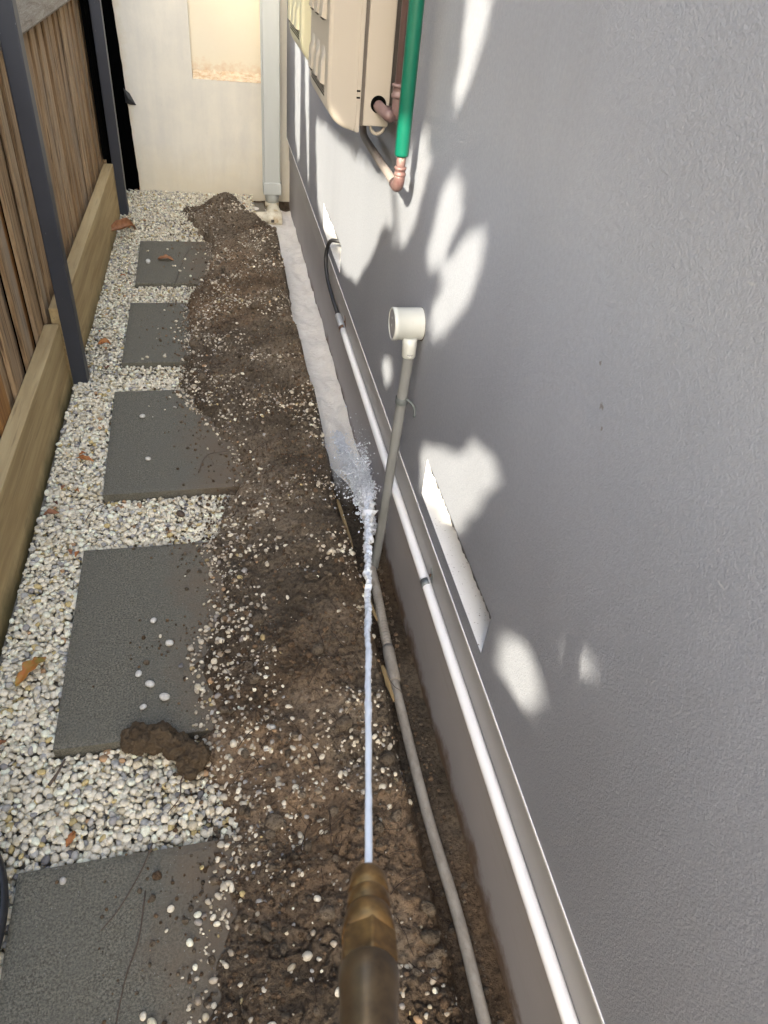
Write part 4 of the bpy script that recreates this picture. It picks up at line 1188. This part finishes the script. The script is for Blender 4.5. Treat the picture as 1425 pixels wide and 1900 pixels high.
def build_water():
    r = empty('water_jet', tuple(TIP), 'white jet of water shooting from the brass nozzle and splashing at the wall', 'water')
    L = float(np.linalg.norm(HIT - TIP))
    up = np.array([0, 0, 1.0]); Nn = np.cross(JD, up); Nn /= np.linalg.norm(Nn); B = np.cross(JD, Nn)
    N = 520; n = 14; V = []; Fc = []
    Ls = L * 0.93
    for i in range(N + 1):
        s = Ls * i / N
        base = 0.0021 + 0.0090 * (s / L) ** 1.15
        amp = 0.02 + 1.35 * min(1, (s / L)) ** 0.9
        puls = 1 + 0.95 * amp * (mnoise.noise(Vector((s * 16, 0, 0))) + 0.7 * mnoise.noise(Vector((s * 60, 3, 0))))
        off = (Nn * mnoise.noise(Vector((s * 13, 7, 0))) + B * mnoise.noise(Vector((s * 13, 0, 9)))) * 0.0050 * amp
        for k in range(n):
            a = 2 * math.pi * k / n
            rr = base * max(puls, 0.35) * (1 + 1.1 * amp * mnoise.noise(Vector((math.cos(a) * 1.3, math.sin(a) * 1.3, s * 55))) + 0.8 * amp * mnoise.noise(Vector((math.cos(a) * 3, math.sin(a) * 3, s * 170))))
            rr *= 1 - 0.97 * float(sm(0.80, 1.0, s / Ls))
            V.append(tuple(TIP + JD * s + off + max(rr, 0.0006) * (math.cos(a) * Nn + math.sin(a) * B)))
    for i in range(N):
        for k in range(n): Fc.append((i * n + k, i * n + (k + 1) % n, (i + 1) * n + (k + 1) % n, (i + 1) * n + k))
    me = bpy.data.meshes.new('stream'); me.from_pydata(V, [], Fc); me.update()
    new_obj('stream', me, MT['water'], r, True)
    # droplets torn off the jet
    P = []; S = []
    m_ = 4200
    t = rng.uniform(size=m_) ** 0.45
    s = (0.25 + 0.78 * t) * L
    rad = np.abs(rng.normal(0, 1, m_)) * (0.002 + 0.020 * (s / L) ** 5.0)
    a = rng.uniform(0, 2 * math.pi, m_)
    P1 = TIP[None] + JD[None] * s[:, None] + rad[:, None] * (np.cos(a)[:, None] * Nn + np.sin(a)[:, None] * B)
    S1 = rng.gamma(2.0, 0.00065, m_) + 0.0004
    # splash at the foot of the wall
    m2 = 9000
    d = rng.normal(size=(m2, 3)); d[:, 2] = np.abs(d[:, 2]) * 1.1; d[:, 0] = -np.abs(d[:, 0]) * 0.45; d[:, 1] = d[:, 1] * 0.8 + 0.25
    d /= np.linalg.norm(d, axis=1)[:, None]
    dist = rng.gamma(1.4, 0.045, m2)
    P2 = (HIT - JD * 0.03)[None] + d * dist[:, None]
    P2[:, 2] -= 0.5 * dist ** 2 * 2
    S2 = rng.gamma(1.8, 0.00055, m2) + 0.0003
    P2[:, 0] = np.minimum(P2[:, 0], XW - 0.003); P2[:, 2] = np.maximum(P2[:, 2], -0.09)
    # foam running along the trench on the cloth end
    m3 = 3200
    yy = 1.72 + 0.62 * rng.uniform(size=m3) ** 1.1; xx = 0.445 + rng.normal(0, 0.012, m3) - 0.06 * (yy - 1.72)
    zz = -0.075 + np.abs(rng.normal(0, 0.016, m3)) * (1.3 - (yy - 1.72) * 1.2)
    P3 = np.stack([np.minimum(xx, XW - .002), yy, zz], 1); S3 = rng.gamma(2.0, 0.0011, m3) + 0.0008
    PP = np.concatenate([P1, P2, P3]); SS = np.concatenate([S1, S2, S3])
    V, Fc, CC = stones_geo(PP, SS, np.ones((len(PP), 3)), 1, ((0.6, 1.0), (0.6, 1.0)), 0.2, 1.5)
    me = np_mesh('droplets', V, Fc)
    o = new_obj('droplets', me, MT['drop'], r, True); o['kind'] = 'stuff'

    # fine mist
    s_ = NT('spray_mist')
    s_.t.nodes.remove(s_.b)
    vol = s_.n('ShaderNodeVolumePrincipled')
    vol.inputs['Color'].default_value = (0.97, 0.98, 1, 1)
    vol.inputs['Anisotropy'].default_value = 0.3
    ln = s_.n('ShaderNodeVectorMath', operation='LENGTH'); s_.lk(s_.co, ln.inputs[0])
    fall = s_.math('SUBTRACT', 1.0, ln.outputs['Value'])
    fall = s_.math('MAXIMUM', fall, 0.0)
    nz = s_.ramp(s_.noise(2.6, 4, 0.6), [(0.40, 0.0), (0.70, 1.0)])
    dn = s_.math('MULTIPLY', s_.math('MULTIPLY', s_.math('POWER', fall, 1.3), nz), 14.0)
    s_.lk(dn, vol.inputs['Density'])
    s_.lk(vol.outputs[0], s_.t.nodes['Material Output'].inputs['Volume'])
    V0, F0 = ICO[3]
    me = np_mesh('spray_mist', V0, F0)
    me.materials.append(s_.m)
    o = bpy.data.objects.new('spray_mist', me); C.objects.link(o); o.parent = r
    o.scale = (0.085, 0.24, 0.16)
    o.location = tuple(np.array([0.378, 2.02, 0.05]) - TIP)
    o['kind'] = 'stuff'

# ------------------------------------------------------------------ small things on the ground
def leaf_mesh(name, L, W, curl, bend, n=9, lobes=0.0, seed=0):
    V = []; Fc = []
    for i in range(n + 1):
        t = i / n
        w = W * math.sin(math.pi * min(1, t * 0.96 + 0.02)) ** 0.7 * (1 + lobes * math.sin(t * 19 + seed))
        x = -L / 2 + L * t
        zc = bend * math.sin(math.pi * t) + 0.25 * bend * math.sin(t * 7 + seed)
        for j in range(5):
            q = (j - 2) / 2
            V.append((x, q * w * math.cos(curl * abs(q)), zc + abs(q) ** 1.6 * w * math.sin(curl) + 0.002 * math.sin(9 * t + 3 * q + seed)))
    for i in range(n):
        for j in range(4): Fc.append((i * 5 + j, i * 5 + 5 + j, i * 5 + 6 + j, i * 5 + 1 + j))
    me = bpy.data.meshes.new(name); me.from_pydata(V, [], Fc); me.update()
    me.polygons.foreach_set('use_smooth', [True] * len(me.polygons))
    return me

def add_leaf(name, x, y, z, rz, L, W, m, label, curl=0.6, bend=0.01, tilt=0.0, lobes=0.0, cat='leaf', group=None, seed=1):
    me = leaf_mesh(name, L, W, curl, bend, 9, lobes, seed)
    me.materials.append(MT[m])
    o = bpy.data.objects.new(name, me); C.objects.link(o)
    o.location = (x, y, z); o.rotation_euler = (tilt, 0.1, rz)
    sd = o.modifiers.new('s', 'SOLIDIFY'); sd.thickness = 0.0006
    tag(o, label, cat, group)
    return o

def add_stone(name, x, y, z, size, col, label, cat='pebble', group=None, asp=(0.8, 0.6)):
    V, Fc, CC = stones_geo(np.array([[0, 0, 0.0]]), np.array([size]), np.array([col]), 2, ((asp[0], asp[0] + .01), (asp[1], asp[1] + .01)), 0.12, 0.2)
    me = np_mesh(name, V, Fc); set_vcol(me, CC)
    o = new_obj(name, me, MT['pebble'], None, True)
    o.location = (x, y, z)
    tag(o, label, cat, group)
    return o

def build_small():
    # clod
    V0, F0 = ICO[3]
    bm = bmesh.new()
    blobs = [(-0.250, 0.985, 0.012, 0.040, 0.036, 0.026), (-0.205, 0.975, 0.020, 0.042, 0.036, 0.030), (-0.165, 0.955, 0.010, 0.034, 0.030, 0.024),
             (-0.120, 0.925, 0.012, 0.032, 0.034, 0.028), (-0.135, 0.900, 0.004, 0.028, 0.028, 0.022)]
    for (x, y, z, a, b, c) in blobs:
        r = bmesh.ops.create_icosphere(bm, subdivisions=3, radius=1.0, matrix=Matrix.Translation((x, y, z)) @ Matrix.Diagonal((a, b, c, 1)))
    me = bm_mesh('soil_clod', bm)
    o = new_obj('soil_clod', me, MT['clod'], None, True)
    rm = o.modifiers.new('r', 'REMESH'); rm.mode = 'VOXEL'; rm.voxel_size = 0.0022; rm.use_smooth_shade = True
    tx = bpy.data.textures.new('clod_clouds', 'CLOUDS'); tx.noise_scale = 0.02
    dp = o.modifiers.new('d', 'DISPLACE'); dp.texture = tx; dp.strength = 0.026; dp.texture_coords = 'LOCAL'
    tx2 = bpy.data.textures.new('clod_grain', 'CLOUDS'); tx2.noise_scale = 0.006; tx2.noise_depth = 3
    dp2 = o.modifiers.new('d2', 'DISPLACE'); dp2.texture = tx2; dp2.strength = 0.008; dp2.texture_coords = 'LOCAL'
    tag(o, 'lumpy brown clod of wet soil on the pebbles against the big slab', 'soil clod')
    # leaves
    add_leaf('dry_leaf', -0.555, 4.29, 0.03, 0.75, 0.19, 0.045, 'dry_leaf_brown', 'big curled brown leaf standing on the pebbles by the plinth board', 0.9, 0.045, 0.5, 0.1, seed=2)
    add_leaf('dry_leaf', -0.52, 2.97, 0.0, 0.2, 0.055, 0.020, 'dry_leaf_orange', 'small orange brown leaf on pebbles left of the fourth slab', 0.6, 0.012, 0.2, 0.1, seed=3)
    add_leaf('dry_leaf', -0.520, 1.22, 0.002, 1.05, 0.105, 0.017, 'dry_leaf_yellow', 'long narrow orange and yellow leaf on pebbles beside the bare slab', 0.5, 0.012, 0.1, 0.35, seed=5)
    add_leaf('dry_leaf', -0.565, 1.835, -0.004, 0.2, 0.045, 0.013, 'dry_leaf_brown', 'small rusty leaf lying on the pebbles below the third slab corner', 0.6, 0.008, 0.1, 0.2, seed=7)
    add_leaf('dry_leaf', -0.500, 2.12, -0.004, -0.3, 0.060, 0.012, 'dry_leaf_orange', 'reddish leaf fragment on pebbles left of the third slab', 0.6, 0.008, 0.1, 0.2, seed=8)
    add_leaf('dry_leaf', -0.370, 0.775, -0.004, 1.2, 0.035, 0.008, 'dry_leaf_orange', 'tiny orange leaf fragment on pebbles just above the nearest slab', 0.5, 0.004, 0.1, 0.2, seed=9)
    add_leaf('dry_leaf', -0.300, 3.95, 0.006, 0.1, 0.085, 0.022, 'dry_leaf_brown', 'thin pale brown leaf lying flat on the farthest slab', 0.4, 0.008, 0.1, 0.3, seed=11)
    add_leaf('dry_leaf', -0.545, 4.45, 0.0, 0.1, 0.06, 0.02, 'dry_leaf_orange', 'small tan leaf tucked behind the big curled leaf', 0.5, 0.012, 0.1, 0.2, seed=12)
    for k in range(34):
        if k < 16:
            x = random.uniform(-0.57, -0.46); y = random.uniform(0.75, 4.6)
        else:
            x = random.uniform(-0.70, -0.50); y = random.uniform(4.83, 5.25)
        add_leaf('leaf_fragment', x, y, 0.0, random.uniform(0, 3), random.uniform(0.014, 0.03) * (1.6 if k > 15 else 1), 0.006 if k < 16 else 0.014,
                 random.choice(['dry_leaf_dark', 'dry_leaf_brown', 'dry_leaf_orange']),
                 'tiny dry leaf fragment scattered on the white pebbles' if k < 16 else 'dry fallen leaf in the dark corner behind the far post',
                 0.5, 0.004, 0.2, 0.2, cat='leaf', group='tiny leaf fragments on the pebbles' if k < 16 else 'fallen leaves in the dark corner', seed=k)
    # twigs / roots on the nearest slab
    def twig(pts, r0, label, m='twig'):
        P = spline([(x, y, z) for x, y, z in pts], 6)
        o = tube('twig', P, list(np.linspace(r0, r0 * 0.45, len(P))), MT[m], None, 7); tag(o, label, 'twig'); return o
    twig([(-0.215, 0.645, 0.004), (-0.222, 0.56, 0.003), (-0.240, 0.50, 0.004), (-0.252, 0.42, 0.003), (-0.251, 0.36, 0.003), (-0.262, 0.28, 0.003)], 0.0014, 'long thin dark root running down the middle of the nearest slab')
    twig([(-0.205, 0.738, 0.006), (-0.228, 0.68, 0.004), (-0.262, 0.62, 0.003), (-0.292, 0.585, 0.003)], 0.0014, 'short curved twig at the top edge of the nearest slab')
    twig([(-0.125, 0.90, 0.01), (-0.15, 0.87, 0.012), (-0.155, 0.83, 0.004), (-0.18, 0.80, 0.0)], 0.0024, 'stubby twig on the pebbles under the soil clod')
    twig([(-0.43, 0.90, 0.002), (-0.415, 0.93, 0.003), (-0.405, 0.96, 0.003)], 0.004, 'dark short stick on pebbles below the bare slab')
    twig([(-0.12, 2.01, 0.006), (-0.09, 2.10, 0.012), (-0.01, 2.12, 0.014)], 0.0018, 'reddish twig near the corner of the third slab')
    twig([(-0.27, 3.35, 0.004), (-0.2, 4.0, 0.010), (-0.14, 4.1, 0.02)], 0.0015, 'thin twig across the far slabs into the soil')
    twig([(-0.46, 1.78, 0.002), (-0.44, 1.84, 0.006), (-0.40, 1.87, 0.006)], 0.0018, 'fine curved twig on the pebbles under the third slab corner')
    twig([(0.375, 1.13, -0.052), (0.388, 1.10, -0.056), (0.402, 1.085, -0.058), (0.415, 1.05, -0.065)], 0.0012, 'black root hair hanging over the old drain pipe')
    # loose pebbles
    add_stone('pebble', -0.470, 0.512, 0.010, 0.0125, (0.74, 0.66, 0.50), 'cream pebble at the left edge of the nearest slab by the hose')
    add_stone('pebble', -0.190, 0.418, 0.009, 0.0105, (0.72, 0.65, 0.46), 'pale yellow pebble near the bottom of the nearest slab', asp=(.7, .6))
    add_stone('pebble', -0.335, 0.430, 0.004, 0.0060, (0.50, 0.48, 0.44), 'tiny grey pebble low on the nearest slab')
    spots = [(-0.235, 1.350, 0.010, 'lone white pebble in the middle of the large bare slab'), (-0.262, 1.175, 0.010, 'round white pebble left of centre on the large bare slab'),
             (-0.232, 1.140, 0.012, 'oval white pebble on the lower part of the large bare slab'), (-0.190, 1.265, 0.011, 'white pebble right of centre on the large bare slab'),
             (-0.195, 1.095, 0.013, 'biggest white pebble low on the large bare slab'), (-0.245, 1.075, 0.009, 'pale pebble close to the clod on the large bare slab'),
             (-0.325, 2.375, 0.012, 'single flat pebble high on the third slab'), (-0.290, 2.10, 0.010, 'small pebble low on the third slab'),
             (-0.390, 3.91, 0.015, 'oval white pebble on the left of the farthest slab')]
    for (x, y, s_, lab) in spots:
        add_stone('pebble', x, y, s_ * 0.62, s_, (0.66, 0.63, 0.56), lab)
    add_stone('stone', -0.175, 1.800, 0.000, 0.016, (0.085, 0.060, 0.042), 'dark brown stone on the white pebbles between the bare slab and the third', 'stone')
    # scattered pebbles on the slabs, joined
    n = 520
    Y = rng.uniform(0.3, 4.25, n); X = rng.uniform(-0.44, 0.05, n)
    xl = np.interp(Y, ly, lx)
    k = in_slab(X, Y, -0.01) & (X < xl) & (rng.uniform(size=n) < np.exp((X - xl) / 0.07) + 0.03 + 0.12 * (Y > 2.8))
    X, Y = X[k], Y[k]; n = len(X)
    size = rng.uniform(0.002, 0.0085, n)
    o = stones_obj('scattered_pebbles', [stones_geo(np.stack([X, Y, size * 0.55 + .0006], 1), size, pebble_cols(n, 0.15), 2)], MT['pebble'])
    tag(o, 'small stray pebbles scattered over the slabs beside the soil', 'pebbles', kind='stuff')
    # split timber laths in the trench side
    for (a, b, lab) in (((0.352, 1.44, 0.0), (0.375, 1.30, -0.018), 'yellowish split timber strip poking from the soil beside the jet'),
                        ((0.335, 1.83, 0.0), (0.352, 1.60, -0.008), 'longer pale timber strip in the soil edge above the ribbed pipe'),
                        ((0.352, 1.12, 0.012), (0.366, 1.02, -0.008), 'small pale timber sliver beside the old drain pipe')):
        a = np.array(a); b = np.array(b); P = [tuple(a + (b - a) * t + np.array([0, 0, 0.002 * math.sin(t * 9)])) for t in np.linspace(0, 1, 7)]
        o = tube('timber_strip', P, [0.004, .006, .0055, .0065, .005, .0045, .002], MT['lath'], None, 5, True, False); tag(o, lab, 'timber strip')

# ------------------------------------------------------------------ trees beyond the fence
from itertools import product
def px_ray(u, v):
    d = np.array([u - 712.5, v - 950.0, F_PX]); return np.array([d @ Rv, d @ Fv, -(d @ Dv)])
def px_wall(u, v):
    r_ = px_ray(u, v); t = XU / r_[0]; return (r_[1] * t, r_[2] * t + 1.5)
# gaps of the foliage through which the sun reaches the wall, as wall positions (y, z)
GAPS = [
    [(586, 225), (646, 282), (698, 326), (738, 345), (778, 250), (792, 255), (788, 330), (764, 420), (750, 455), (738, 430), (712, 410), (690, 470), (662, 520), (640, 505), (612, 430), (590, 390)],
    [(872, -40), (908, -40), (893, 80), (855, 190), (843, 188), (860, 90)],
    [(843, 320), (853, 360), (840, 430), (808, 500), (793, 485), (812, 390)],
    [(880, 425), (890, 460), (876, 530), (836, 590), (808, 622), (800, 600), (826, 520), (850, 460)],
    [(780, 832), (825, 842), (852, 850), (885, 835), (914, 852), (912, 893), (882, 938), (850, 955), (855, 990), (835, 985), (800, 925), (786, 900)],
    [(928, 1183), (968, 1192), (985, 1235), (1002, 1290), (985, 1312), (960, 1306), (948, 1272), (932, 1262)],
    [(1064, 1193), (1090, 1228), (1087, 1268), (1068, 1288), (1078, 1322), (1062, 1312), (1054, 1240)],
    [(716, 655), (726, 680), (722, 712), (716, 712), (710, 680)],
    [(548, 40), (556, 60), (560, 200), (556, 300), (548, 250)],
    [(566, 90), (572, 110), (574, 330), (568, 340)],
]
def inpoly(y, z, P):
    inside = np.zeros(len(y), bool); n = len(P)
    for i in range(n):
        (y1, z1), (y2, z2) = P[i], P[(i + 1) % n]
        c = ((z1 > z) != (z2 > z)) & (y < (y2 - y1) * (z - z1) / (z2 - z1 + 1e-12) + y1)
        inside ^= c
    return inside

def build_trees():
    n = 47000
    py = rng.uniform(-0.45, 6.9, n); pz = rng.uniform(-0.15, 1.80, n)
    t = rng.uniform(3.0, 5.0, n)
    # clumps: pull leaves towards clump centres in depth only
    t = t + 0.25 * (fbm(py * 3, pz * 3, 5) - 0.5) * 2
    Q = np.stack([XU - SUN_D[0] * t, py - SUN_D[1] * t, pz - SUN_D[2] * t], 1)
    L = rng.uniform(0.030, 0.050, n); W = L * rng.uniform(0.5, 0.65, n) * 0.5
    # leaf frame, loosely facing the light
    nrm = -SUN_D[None] + rng.normal(0, 0.55, (n, 3)); nrm /= np.linalg.norm(nrm, axis=1)[:, None]
    a = rng.normal(size=(n, 3)); a[:, 2] -= 0.8
    a -= nrm * (a * nrm).sum(1)[:, None]; a /= np.linalg.norm(a, axis=1)[:, None]
    b = np.cross(nrm, a)
    pts = []
    for (u, v, w) in ((-1, 0, 0), (-0.35, 0.95, 0.12), (0.35, 0.75, 0.12), (1, 0, -0.1), (0.35, -0.75, 0.12), (-0.35, -0.95, 0.12)):
        pts.append(Q + a * (u * L)[:, None] + b * (v * W * 1.0)[:, None] * 1.6 + nrm * (w * W)[:, None])
    P = np.stack(pts, 1)           # n,6,3
    # shadow of every leaf corner on the wall plane
    T = (XU - P[..., 0]) / SUN_D[0]
    SY = P[..., 1] + SUN_D[1] * T; SZ = P[..., 2] + SUN_D[2] * T
    bad = np.zeros(n, bool)
    for G in GAPS:
        poly = [px_wall(u, v) for u, v in G]
        for k in range(6): bad |= inpoly(SY[:, k], SZ[:, k], poly)
        bad |= inpoly(SY.mean(1), SZ.mean(1), poly)
    P = P[~bad]; Q = Q[~bad]
    # three trees, split by position
    edges = [-9, -0.6, 1.4, 9]
    labs = ['leafy tree rising beyond the fence behind the camera', 'leafy tree overhanging the near fence bay', 'leafy tree overhanging the far fence bay']
    F1 = np.array([[0, 1, 2], [0, 2, 3], [0, 3, 4], [0, 4, 5]])
    for i in range(3):
        m = (Q[:, 1] >= edges[i]) & (Q[:, 1] < edges[i + 1])
        Pi = P[m]; Qi = Q[m]; k = len(Pi)
        cx, cy, cz = Qi.mean(0)
        bx = min(-1.35, cx)
        cy = (-2.3, 0.9, 2.3)[i]
        r = empty('broadleaf_tree', (bx, cy, -0.16), labs[i], 'tree', 'trees beyond the fence')
        V = Pi.reshape(-1, 3); Fc = (F1[None] + (np.arange(k) * 6)[:, None, None]).reshape(-1, 3)
        me = np_mesh('crown', V, Fc)
        o = new_obj('crown', me, MT['leaf'], r); o['kind'] = 'stuff'
        tube('trunk', spline([(bx, cy, -0.16), (bx + .03, cy + .02, 0.8), (bx - .02, cy - .03, 1.5), (bx - .05, cy, 2.2), (bx - .15, cy + 0.1, 2.9)], 5), [0.07] * 4 + list(np.linspace(.068, .02, 17)), MT['bark'], r, 12)
        for j in range(9):
            q = Qi[rng.integers(0, k)]
            st = np.array([bx - .02, cy, 1.3 + 0.15 * j])
            mid = (st + q) / 2 + np.array([0, 0, .08])
            # limbs must not cross the gaps: keep only those whose shadow misses them
            S_ = np.array(spline([st, mid, q], 8)); T_ = (XU - S_[:, 0]) / SUN_D[0]
            sy = S_[:, 1] + SUN_D[1] * T_; sz = S_[:, 2] + SUN_D[2] * T_
            if any(inpoly(sy, sz, [px_wall(u, v) for u, v in G]).any() for G in GAPS): continue
            tube('limb', [tuple(p) for p in S_], list(np.linspace(0.022, 0.005, len(S_))), MT['bark'], r, 7)

build_ground()
build_soil()
build_house_wall()
build_end_wall()
build_fence()
build_slabs()
build_trees()
build_cloth()
build_drain_pipe()
build_white_conduit()
build_junction_box()
build_heater(1.90, 2.26, 1.108, MT['heater'], 'nearer beige water heater high on the wall above the copper branch pipe')
build_heater(2.50, 2.88, 1.150, MT['heater2'], 'yellowish cream water heater, the farther one, behind the beige heater')
build_wall_pipes()
build_downpipe()
build_gravel()
build_soil_pebbles()
build_clods()
build_roots()
build_small()
build_garden_hose()
build_nozzle()
build_water()
